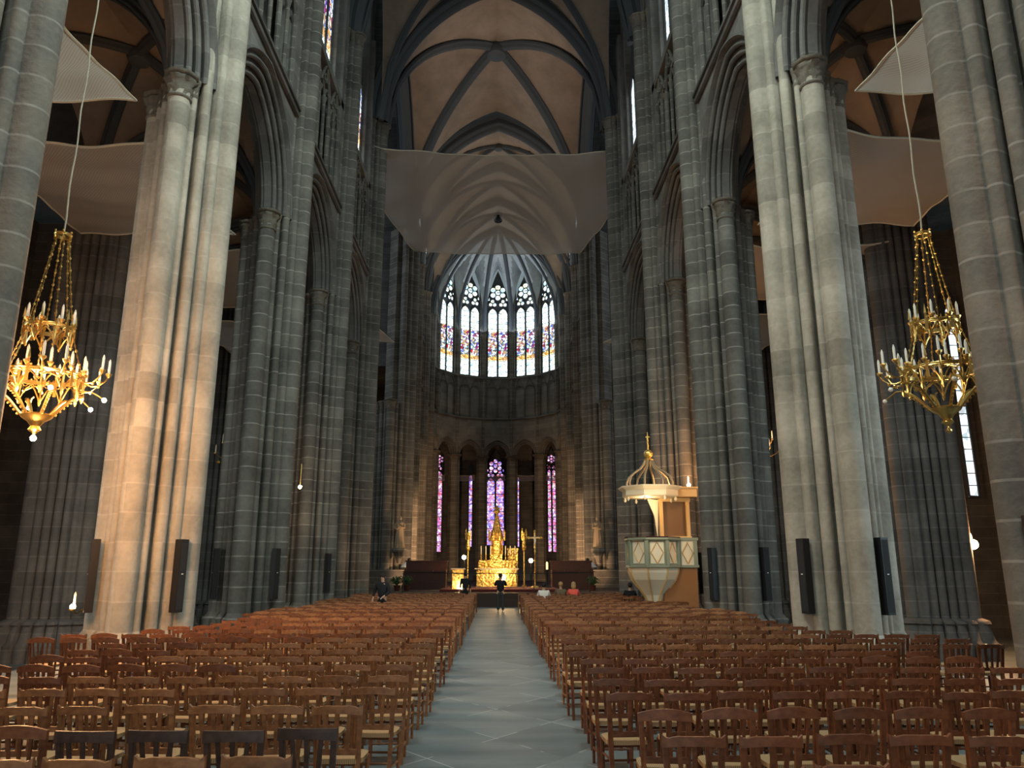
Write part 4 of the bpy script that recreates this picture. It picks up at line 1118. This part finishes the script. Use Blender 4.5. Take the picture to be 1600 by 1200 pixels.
# processional cross, paschal candle, lamps
r = empty('processional_cross', (2.30, 47.5, .86)); tag(r, 'gilt processional cross with a figure on a tall staff', 'cross')
MB().lathe(0, 0, [(.25, 0), (.22, .06), (.04, .12), (.03, 2.0), (.07, 2.1), (.03, 2.2), (.03, 2.4)], 10).build('staff', M['gilt'], r, smooth=True)
b = MB(); b.box(0, 0, 2.8, .10, .05, 1.0); b.box(0, 0, 2.92, .72, .05, .10)
for x, z in ((0, 3.32), (.38, 2.92), (-.38, 2.92)): b.sphere((x, 0, z), .08, 8, 5)
b.build('cross', M['gilt'], r)
b = MB(); b.tube([(0, -.05, 2.5), (.02, -.06, 2.75), (0, -.05, 2.95)], [.03, .06, .05], 8); b.sphere((0, -.06, 3.02), .045, 8, 6); b.tube([(-.3, -.05, 2.95), (0, -.06, 2.88), (.3, -.05, 2.95)], .02, 6); b.build('figure', M['candle'], r, smooth=True)
r = empty('paschal_candle', (3.0, 47.0, .86)); tag(r, 'lit candle on a short stand right of the processional cross', 'candle')
MB().lathe(0, 0, [(.22, 0), (.2, .08), (.05, .15), (.05, .9), (.12, 1.0), (.12, 1.05)], 10).build('stand', M['iron'], r, smooth=True)
MB().lathe(0, 0, [(.06, 1.05), (.06, 1.45), (.01, 1.5)], 8).build('candle', mat('glowing_candle', (.9, .7, .3), .5, emit=(1, .7, .25), es=1.5), r)
for k, (x, y, z, pw, lb) in enumerate(((-2.05, 49.5, 2.65, 130, 'bright spotlight on a stand left of the high altar'), (2.15, 49.5, 2.45, 130, 'bright spotlight on a stand right of the high altar'), (-2.0, 43.75, 0.80, 60, 'bright floor lamp at the foot of the reading desk'), (.32, 44.85, 1.28, 60, 'bright lamp on the floor before the front altar'))):
    r = empty('spotlight', (x, y, z)); tag(r, lb, 'lamp', 'bright spotlights in the sanctuary')
    MB().sphere((0, 0, 0), .13, 10, 8).build('bulb', M['bulb'], r, smooth=True)
    if z > 2: MB().tube([(0, .1, -z + .7), (0, .1, -.05)], .03, 6).build('stand', M['iron'], r)
    else: MB().box(0, .10, -.02, .22, .12, .2).build('housing', M['iron'], r)
    point('spotlight_light', (x + (0 if k > 1 else (.5 if x < 0 else -.5)), y + (.25 if z > 2 else .0), z + .25), pw, (1, .68, .32), .15)
point('sanctuary_light', (0, 55.2, 3.6), 260, (1, .66, .30), .3)
point('sanctuary_light', (.2, 43.6, 1.5), 30, (1, .72, .36), .2)

# statues on brackets
def statue(X, Y, z, label, flip):
    r = empty('stone_statue', (X, Y, z)); tag(r, label, 'statue', 'stone statues on brackets')
    b = MB(); b.lathe(0, 0, [(.12, -1.0), (.2, -.7), (.42, -.28), (.5, -.22), (.5, 0), (.3, .01)], 8); b.build('bracket', M['stone'], r)
    def fn(rr, zz, t, i):
        return rr * (1 + (.10 * cos(9 * t + zz * 2) + .05 * sin(5 * t - zz * 3)) * (1 if zz < 1.3 else .3)) * (1 - .22 * abs(sin(t)))
    b = MB(); b.lathe(0, 0, [(.34, .02), (.36, .06), (.33, .3), (.29, .8), (.26, 1.1), (.24, 1.3), (.28, 1.5), (.31, 1.68), (.24, 1.78), (.10, 1.83), (.085, 1.88), (.115, 1.94), (.125, 2.02), (.115, 2.10), (.06, 2.16)], 24, fn)
    q = flip
    b.tube([(q * .27, -.02, 1.66), (q * .33, -.12, 1.38), (q * .12, -.30, 1.42), (0, -.32, 1.5)], [.09, .08, .06, .04], 8)
    b.tube([(-q * .27, -.02, 1.66), (-q * .34, -.10, 1.36), (-q * .16, -.28, 1.30), (-.02, -.30, 1.36)], [.09, .08, .06, .04], 8)
    b.sphere((0, -.11, 2.0), .03, 6, 5); b.build('figure', M['statue'], r, smooth=True)
statue(-6.65, 53.7, 3.3, 'stone statue of a robed figure on a bracket, left of the choir entrance', 1)
statue(6.95, 53.7, 3.3, 'stone statue of a robed figure on a bracket, right of the choir entrance', -1)

# choir stalls, white draped stands, greenery, low walls under the crossing piers
for i, (x, lb) in enumerate(((-4.45, 'left'), (4.75, 'right'))):
    r = empty('choir_stalls', (x, 49.2, .7)); tag(r, f'dark red wooden choir stalls on the {lb} of the sanctuary', 'choir stalls', 'choir stalls')
    MB().box(0, 0, .55, 2.6, .14, 1.1).box(0, -.12, 1.08, 2.7, .35, .06).build('front_panel', M['stall'], r)
    MB().box(0, 1.1, .85, 2.6, .14, 1.7).box(0, 1.1, 1.72, 2.7, .24, .08).build('back_panel', M['stall'], r)
    for u in (-1.25, -.42, .42, 1.25): MB().box(u, .55, .6, .08, 1.0, 1.2).build('divider', M['stall'], r)
for i, (x, y) in enumerate(((-5.75, 52.0), (6.0, 52.0))):
    r = empty('draped_stand', (x, y, .7)); tag(r, f'dark stand topped with a pointed white cloth, {("left", "right")[i]} of the choir stalls', 'stand', 'draped stands')
    MB().lathe(0, 0, [(.5, 0), (.45, .2), (.3, .5), (.32, 1.3), (.2, 1.35)], 10).build('body', M['darkw'], r)
    b = MB(); b.lathe(0, 0, [(.05, 1.72), (.2, 1.7), (.34, 1.62), (.42, 1.48), (.5, 1.35)], 20, lambda rr, z, t, k: rr * (1 + .28 * cos(5 * t) * (k / 4)), cap=False); b.build('cloth', M['white'], r, smooth=True)
    MB().sphere((0, 0, 1.82), .13, 8, 6).build('head', M['hair'], r, smooth=True)
for i, (x, y) in enumerate(((-5.2, 46.2), (-5.75, 46.0), (5.6, 46.2))):
    r = empty('potted_fern', (x, y, .7)); tag(r, ('bushy green plant at the left edge of the choir floor, nearest the stalls', 'bushy green plant at the far left edge of the choir floor', 'bushy green plant at the right edge of the choir floor')[i], 'plant', 'green plants')
    MB().lathe(0, 0, [(.14, 0), (.2, .3), (.22, .32)], 10).build('pot', M['stall'], r)
    b = MB(); r_ = random.Random(i)
    for q in range(46):
        t = r_.uniform(0, 6.28); R_ = r_.uniform(.2, .5); h = r_.uniform(.15, .55)
        P = [(0, 0, .3), (R_ * .5 * cos(t), R_ * .5 * sin(t), .3 + h), (R_ * cos(t), R_ * sin(t), .3 + h * .7)]
        b.tube(P, [.01, .035, .004], 4)
    b.build('foliage', M['green'], r)
pb = MB()
for x in (-7.7, 7.9): pb.box(x, YX - .3, 1.1, 3.9, 3.2, 1.6)
struct('baseboard_choir', pb, M['stone'], 'high masonry plinths under the piers of the choir entrance', 'plinth')

# ------------------------------------------------------------------ people
def skinned(name, joints, edges, m, parent=None, root=0, sub=1):
    me = bpy.data.meshes.new(name); me.from_pydata([j[0] for j in joints], edges, []); me.update()
    o = bpy.data.objects.new(name, me); col.objects.link(o); me.materials.append(m)
    md = o.modifiers.new('skin', 'SKIN'); md.use_smooth_shade = True
    if not me.skin_vertices: me.skin_vertices.new(name='skin')
    sv = me.skin_vertices[0].data
    for i, j in enumerate(joints):
        r = j[1]; sv[i].radius = r if isinstance(r, tuple) else (r, r); sv[i].use_root = (i == root)
    if sub: s_ = o.modifiers.new('sub', 'SUBSURF'); s_.levels = sub; s_.render_levels = sub
    if parent: o.parent = parent
    return o
def person(loc, rz, label, pose, top, bottom, hair, shoe='white', hscale=1.0, longhair=False, bag=None, coat=False):
    r = empty('person', loc, rz); tag(r, label, 'person'); r.scale = (hscale,) * 3
    # body faces +y; pose gives hip height, arm targets and legs
    hz = pose['hip']; dz = hz - .92; T = lambda x, y, z: (x, y + pose.get('lean', 0) * max(0, z - .92), z + dz)
    J = [(T(0, 0, .95), (.15, .12)), (T(0, 0, 1.12), (.14, .11)), (T(0, 0, 1.32), (.17, .12)), (T(0, 0, 1.43), (.09, .08)), (T(0, 0, 1.50), (.055, .055)),
         (T(0, .01, 1.58), (.075, .085)), (T(0, .015, 1.66), (.085, .095)), (T(0, .01, 1.73), (.06, .07))]
    E = [(0, 1), (1, 2), (2, 3), (3, 4), (4, 5), (5, 6), (6, 7)]
    def chain(pts, start):
        prev = start
        for p in pts: J.append(p); E.append((prev, len(J) - 1)); prev = len(J) - 1
        return prev
    arms = []
    for k, sx in enumerate((-1, 1)):
        el, wr = pose['arms'][k]; sh_ = T(sx * .19, 0, 1.40); el = T(*el); wr = T(*wr)
        mid = tuple((sh_[i] + el[i]) / 2 for i in range(3)); d = Vector(wr) - Vector(el); d.normalize()
        palm = tuple(Vector(wr) + d * .06)
        last = chain([(sh_, .062), (mid, .05), (el, .042), (wr, .028), (palm, (.036, .018))], 2)
        side = d.cross(Vector((0, 0, 1))) if abs(d.z) < .9 else Vector((1, 0, 0)); side.normalize(); nrm = d.cross(side)
        for q, L in enumerate((.075, .085, .08, .065)):
            b_ = Vector(palm) + side * (.022 * (q - 1.5) / 1.0) + d * .02
            chain([(tuple(b_ + d * L * .5), .0085), (tuple(b_ + d * L * .85 + nrm * .02), .008)], last)
        b_ = Vector(wr) + side * .035 + d * .03; chain([(tuple(b_ + d * .03), .010), (tuple(b_ + d * .055 + side * .01), .009)], last - 0)
        arms.append((sh_, mid, el, wr))
    legs = []
    for k, sx in enumerate((-1, 1)):
        kn, an = pose['legs'][k]; hip = (sx * .09, 0, hz - .02); mid = tuple((hip[i] + kn[i]) / 2 for i in range(3)); cf = tuple(kn[i] * .65 + an[i] * .35 for i in range(3))
        chain([(hip, .095), (mid, .08), (kn, .058), (cf, .056), (an, .038), ((an[0], an[1] + .03, .04), (.04, .035)), ((an[0], an[1] + .15, .03), (.04, .025))], 0)
        legs.append((hip, mid, kn, cf, an))
    skinned('body', J, E, M['skin'], r)
    # nose and ears are part of the head's child piece
    hd = MB(); c = T(0, .015, 1.64); hd.sphere((c[0], c[1] + .105, c[2] - .01), .018, 6, 5); hd.sphere((c[0] - .088, c[1], c[2]), .02, 6, 5, (.5, 1, 1.3)); hd.sphere((c[0] + .088, c[1], c[2]), .02, 6, 5, (.5, 1, 1.3))
    hd.build('face', M['skin'], r, smooth=True)
    ey = MB(); ey.sphere((c[0] - .032, c[1] + .088, c[2] + .015), .011, 6, 5); ey.sphere((c[0] + .032, c[1] + .088, c[2] + .015), .011, 6, 5); ey.build('eyes', M['hair'], r, smooth=True)
    hb = MB(); hc = T(0, -.012, 1.675); hb.sphere(hc, .112, 12, 8, (.92, 1.02, 1.0))
    if longhair: hb.sphere((hc[0], hc[1] - .03, hc[2] - .10), .11, 12, 8, (1.0, .8, 1.25))
    hb.build('hair', hair, r, smooth=True)
    # clothes
    tj = [(T(0, 0, .85), (.19, .155)), (T(0, 0, 1.12), (.175, .14)), (T(0, 0, 1.32), (.20, .145)), (T(0, 0, 1.44), (.10, .09))]; te = [(0, 1), (1, 2), (2, 3)]
    for (sh_, mid, el, wr) in arms:
        k0 = len(tj); w2 = tuple(el[i] * .15 + wr[i] * .85 for i in range(3))
        tj += [(sh_, .082), (mid, .072), (el, .06), (w2, .045)]; te += [(2, k0), (k0, k0 + 1), (k0 + 1, k0 + 2), (k0 + 2, k0 + 3)]
    skinned('jacket' if coat else 'shirt', tj, te, top, r)
    lj = [((0, 0, hz + .10), (.18, .15)), ((0, 0, hz - .03), (.18, .15))]; le = [(0, 1)]
    for (hip, mid, kn, cf, an) in legs:
        k0 = len(lj); lj += [(hip, .11), (mid, .095), (kn, .075), (cf, .072), ((an[0], an[1], an[2] + .02), .062)]
        le += [(1, k0)] + [(k0 + i, k0 + i + 1) for i in range(4)]
    skinned('trousers', lj, le, bottom, r)
    for (hip, mid, kn, cf, an) in legs:
        sb = MB(); sb.sphere((an[0], an[1] + .06, an[2] - .035 if an[2] > .09 else .045), .075, 10, 6, (.62, 1.9, .62)); sb.build('shoe', M[shoe], r, smooth=True)
    if bag: b = MB(); b.tube([T(-.16, .1, 1.42), T(0, .18, 1.2), T(.17, .12, 1.0)], .018, 5); b.tube([T(-.16, .05, 1.42), T(0, -.17, 1.2), T(.17, -.1, 1.0)], .018, 5); b.build('strap', bag, r)
    return r
stand = lambda w=.1: [((-w, .02, .50), (-w, 0, .09)), ((w, .02, .50), (w, 0, .09))]
hang = [((-.25, 0, 1.13), (-.27, .06, .90)), ((.25, 0, 1.13), (.27, .06, .90))]
sit_legs = [((-.11, .42, .50), (-.11, .42, .10)), ((.11, .42, .50), (.11, .42, .10))]
photo_arms = [((-.26, .12, 1.20), (-.08, .24, 1.52)), ((.26, .12, 1.20), (.08, .24, 1.52))]
person((.18, 36.3, 0), 0.0, 'person in dark clothes and white shoes standing in the aisle taking a picture', dict(hip=.92, arms=photo_arms, legs=stand(.11)), M['black'], M['greycloth'], M['hair'], 'white', .98)
person((-4.05, 28.3, 0), PI * .93, 'person in a black shirt standing among the chairs on the left', dict(hip=.92, arms=[((-.28, .05, 1.12), (-.14, .24, .98)), ((.30, 0, 1.13), (.30, .10, .92))], legs=stand(.10)), M['black'], M['black'], M['hair'], 'darkshoe' if 'darkshoe' in M else 'iron', 1.0)
person((-1.62, 41.2, 0), .2, 'person in a dark coat standing before the reading desk', dict(hip=.92, arms=hang, legs=stand(.09)), M['black'], M['black'], M['hair'], 'iron', 1.0, coat=True)
def seated(x, y, label, top, hair, **k):
    return person((x, y, 0), k.pop('rz', 0), label, dict(hip=.52, arms=[((-.27, .10, 1.15), (-.15, .34, 1.02)), ((.27, .10, 1.15), (.15, .34, 1.02))], legs=sit_legs, lean=k.pop('lean', -.05)), top, M['greycloth'], hair, 'iron', 1.0, **k)
seats = [(1.98, 33.3), (2.85, 35.3), (3.42, 35.3), (5.55, 33.0)]
seated(*seats[0], 'person in a white jumper with dark hair seated among the chairs on the right', M['white'], M['hair'])
seated(*seats[1], 'person in an olive brown jacket with a shoulder strap seated before the choir', M['olive'], M['blond'], bag=M['black'])
seated(*seats[2], 'person in a coral red top with blond hair seated next to an olive jacket', M['red'], M['blond'], longhair=True)
seated(*seats[3], 'person dressed in black seated below the pulpit', M['black'], M['hair'])

# ------------------------------------------------------------------ chairs
def chair_meshes(wm, kind):
    """origin on the floor; the sitter faces +y, the back is at -y"""
    P = []
    sh = .43; bt = .84
    for sx in (-1, 1):
        b = MB(); b.prism([(sx * .155 - .017, -.185, 0), (sx * .155 + .017, -.185, 0), (sx * .165 + .018, -.165, sh), (sx * .182 + .021, -.215, bt), (sx * .182 - .019, -.215, bt), (sx * .165 - .018, -.165, sh)], (0, .032, 0)); P.append(('leg', b, wm))
        b = MB(); b.tube([(sx * .175, .165, 0), (sx * .178, .17, sh - .01)], [.016, .019], 6); P.append(('leg', b, wm))
    b = MB()
    xs = [-.205 + .41 * i / 12 for i in range(13)]
    def ztop(x):
        u = abs(x) / .205
        if kind == 'ear': return bt + (.012 if u < .62 else (.012 - .022 * (u - .62) / .18 if u < .8 else -.010 + .03 * (u - .8) / .2))
        if kind == 'curve': return bt + .035 * (1 - u * u)
        return bt + .004
    zb = bt - (.058 if kind != 'flat' else .075)
    yb = lambda x: -.222 - .018 * (1 - (x / .2) ** 2)
    zz = lambda x: zb + (.012 * (1 - (x / .2) ** 2))
    b.grid([[(x, yb(x), zz(x)) for x in xs], [(x, yb(x), ztop(x)) for x in xs], [(x, yb(x) + .028, ztop(x)) for x in xs], [(x, yb(x) + .028, zz(x)) for x in xs], [(x, yb(x), zz(x)) for x in xs]])
    for k_ in (0, -1): b.poly([(xs[k_], yb(xs[k_]), zz(xs[k_])), (xs[k_], yb(xs[k_]), ztop(xs[k_])), (xs[k_], yb(xs[k_]) + .028, ztop(xs[k_])), (xs[k_], yb(xs[k_]) + .028, zz(xs[k_]))])
    P.append(('top_rail', b, wm))
    b = MB(); b.box(0, -.175, .505, .33, .022, .045); P.append(('cross_rail', b, wm))
    ns = {'ear': 3, 'curve': 4, 'flat': 3}[kind]
    for i in range(ns):
        u = -1 + 2 * (i + .5) / ns; b = MB(); wd = .030 if ns == 3 else .022
        b.prism([(u * .115 - wd / 2, -.186, .52), (u * .115 + wd / 2, -.186, .52), (u * .150 + wd / 2, -.232, zb + .015), (u * .150 - wd / 2, -.232, zb + .015)], (0, .014, 0)); P.append(('back_slat', b, wm))
    b = MB(); n = 16; pts = []
    for k_ in range(n):
        t = 2 * PI * k_ / n; pts.append((.20 * math.copysign(abs(cos(t)) ** .45, cos(t)), .185 * math.copysign(abs(sin(t)) ** .45, sin(t)) + 0.0, sh - .012))
    b.prism(pts, (0, 0, .035)); P.append(('seat', b, M['rush']))
    b = MB()
    for sx in (-1, 1):
        for z in (.15, .29): b.tube([(sx * .157, -.17, z), (sx * .176, .165, z)], .010, 5)
    b.tube([(-.176, .168, .22), (.176, .168, .22)], .011, 5); b.tube([(-.176, .168, .34), (.176, .168, .34)], .011, 5); b.tube([(-.157, -.17, .20), (.157, -.17, .20)], .010, 5)
    P.append(('stretcher', b, wm))
    return P
protos = {}
def proto(key, wm, kind):
    root = empty('church_chair'); kids = []
    for nme, b, m in chair_meshes(wm, kind): kids.append(b.build(nme, m, root))
    protos[key] = (root, kids, [False])
proto('oak', M['oak'], 'ear'); proto('red', M['mahog'], 'ear'); proto('curve', M['mahog'], 'curve'); proto('dark', M['darkw'], 'flat')
look = {'oak': 'light oak', 'red': 'reddish brown', 'curve': 'reddish curved-top', 'dark': 'dark-stained'}
def put_chair(key, x, y, rz, label, group):
    root, kids, used = protos[key]
    if not used[0]:
        used[0] = True; r = root
    else:
        r = root.copy(); col.objects.link(r)
        for c in kids:
            d = c.copy(); col.objects.link(d); d.parent = r
    r.location = (x, y, 0); r.rotation_euler = (0, 0, rz)
    tag(r, label, 'chair', group)
words = ['first', 'second', 'third', 'fourth', 'fifth', 'sixth', 'seventh', 'eighth', 'ninth', 'tenth', 'eleventh', 'twelfth', 'thirteenth', 'fourteenth', 'fifteenth', 'sixteenth', 'seventeenth', 'eighteenth', 'nineteenth', 'twentieth']
from itertools import accumulate
spots = []
def rows_for(side):
    y = 5.05 if side < 0 else 4.75; row = 0
    while y < 37.2:
        pitch = .86 + (.05 if row % 3 else -.04)
        nmax = 14; xo = .0
        start = 1.12 if side < 0 else 1.20
        if row == 0: start = 1.38 if side < 0 else 1.42
        elif row < 3: start += .1
        jit = rnd.uniform(-.05, .05)
        for k in range(nmax):
            x = side * (start + jit + k * .497) + rnd.uniform(-.012, .012)
            if abs(x) > 5.9 and min(abs(y - q) for q in ((YL + [YC_L]) if side < 0 else (YR + [YC_R]))) < 1.8: continue
            if abs(x) > 6.3 + (1.0 if y < 14 else 0): continue
            if side > 0 and 28.0 < y < 30.8 and x > 4.4: continue
            if side > 0 and y > 30.5 and x > 6.0: continue
            if (side < 0 and abs(x + 4.05) < .42 and abs(y - 28.3) < .5): continue
            if abs(x) > .66 * y + .5: continue
            spots.append((y + rnd.uniform(-.05, .05), x, side, row, k))
        y += pitch; row += 1
rows_for(-1); rows_for(1)
spots.sort(key=lambda s: s[0])
near, far = spots[:300], spots[300:]
def style(side, row, k):
    if side < 0:
        if row == 1 and k < 4: return 'dark'
        if row == 1: return 'curve'
        if row in (5, 9) and k > 3: return 'curve'
        if k > 6 and row > 3: return 'red' if (row + k) % 3 else 'curve'
        return 'oak' if row < 9 or row % 2 else 'red'
    if row == 2: return 'curve'
    if row == 6 and k > 6: return 'curve'
    if row > 6: return 'oak' if k < 9 and row % 2 == 0 else 'red'
    return 'red'
cnt = {}
for (y, x, side, row, k) in near:
    key = style(side, row, k); nm = 'left' if side < 0 else 'right'
    kk = cnt.get((side, row), 0); cnt[(side, row)] = kk + 1
    put_chair(key, x, y, rnd.uniform(-.08, .08), f'{look[key]} chair, {words[kk]} from the aisle in the {words[row]} row, {nm} block', f'rush-seated chairs, {nm} block')
fm = [MB(), MB(), MB()]
for (y, x, side, row, k) in far:
    b = fm[0] if (row + (k > 7)) % 2 else fm[1]; rz = rnd.uniform(-.05, .05); s_ = fm[2]
    for sx in (-1, 1):
        b.box(x + sx * .175, y - .19, .42, .034, .03, .84); b.box(x + sx * .175, y + .165, .21, .03, .03, .42)
        b.box(x + sx * .17, y, .24, .018, .34, .018)
    for i in range(3): b.box(x + .095 * (i - 1), y - .20, .66, .024, .014, .30)
    b.grid([[(x - .205 + .0683 * i, y - .225, .785) for i in range(7)], [(x - .205 + .0683 * i, y - .225, .84 + (.018 * (1 - ((i - 3) / 3) ** 2))) for i in range(7)], [(x - .205 + .0683 * i, y - .197, .84 + (.018 * (1 - ((i - 3) / 3) ** 2))) for i in range(7)], [(x - .205 + .0683 * i, y - .197, .785) for i in range(7)], [(x - .205 + .0683 * i, y - .225, .785) for i in range(7)]])
    b.box(x, y - .18, .505, .33, .02, .04); b.box(x, y + .165, .2, .34, .018, .018)
    s_.box(x, y, .43, .39, .36, .035)
r = empty('church_chairs'); tag(r, 'further rows of brown wooden chairs filling the nave up to the choir', 'chairs', kind='stuff')
fm[0].build('oak_frames', M['oak'], r); fm[1].build('beech_frames', M['mahog'], r); fm[2].build('rush_seats', M['rush'], r)
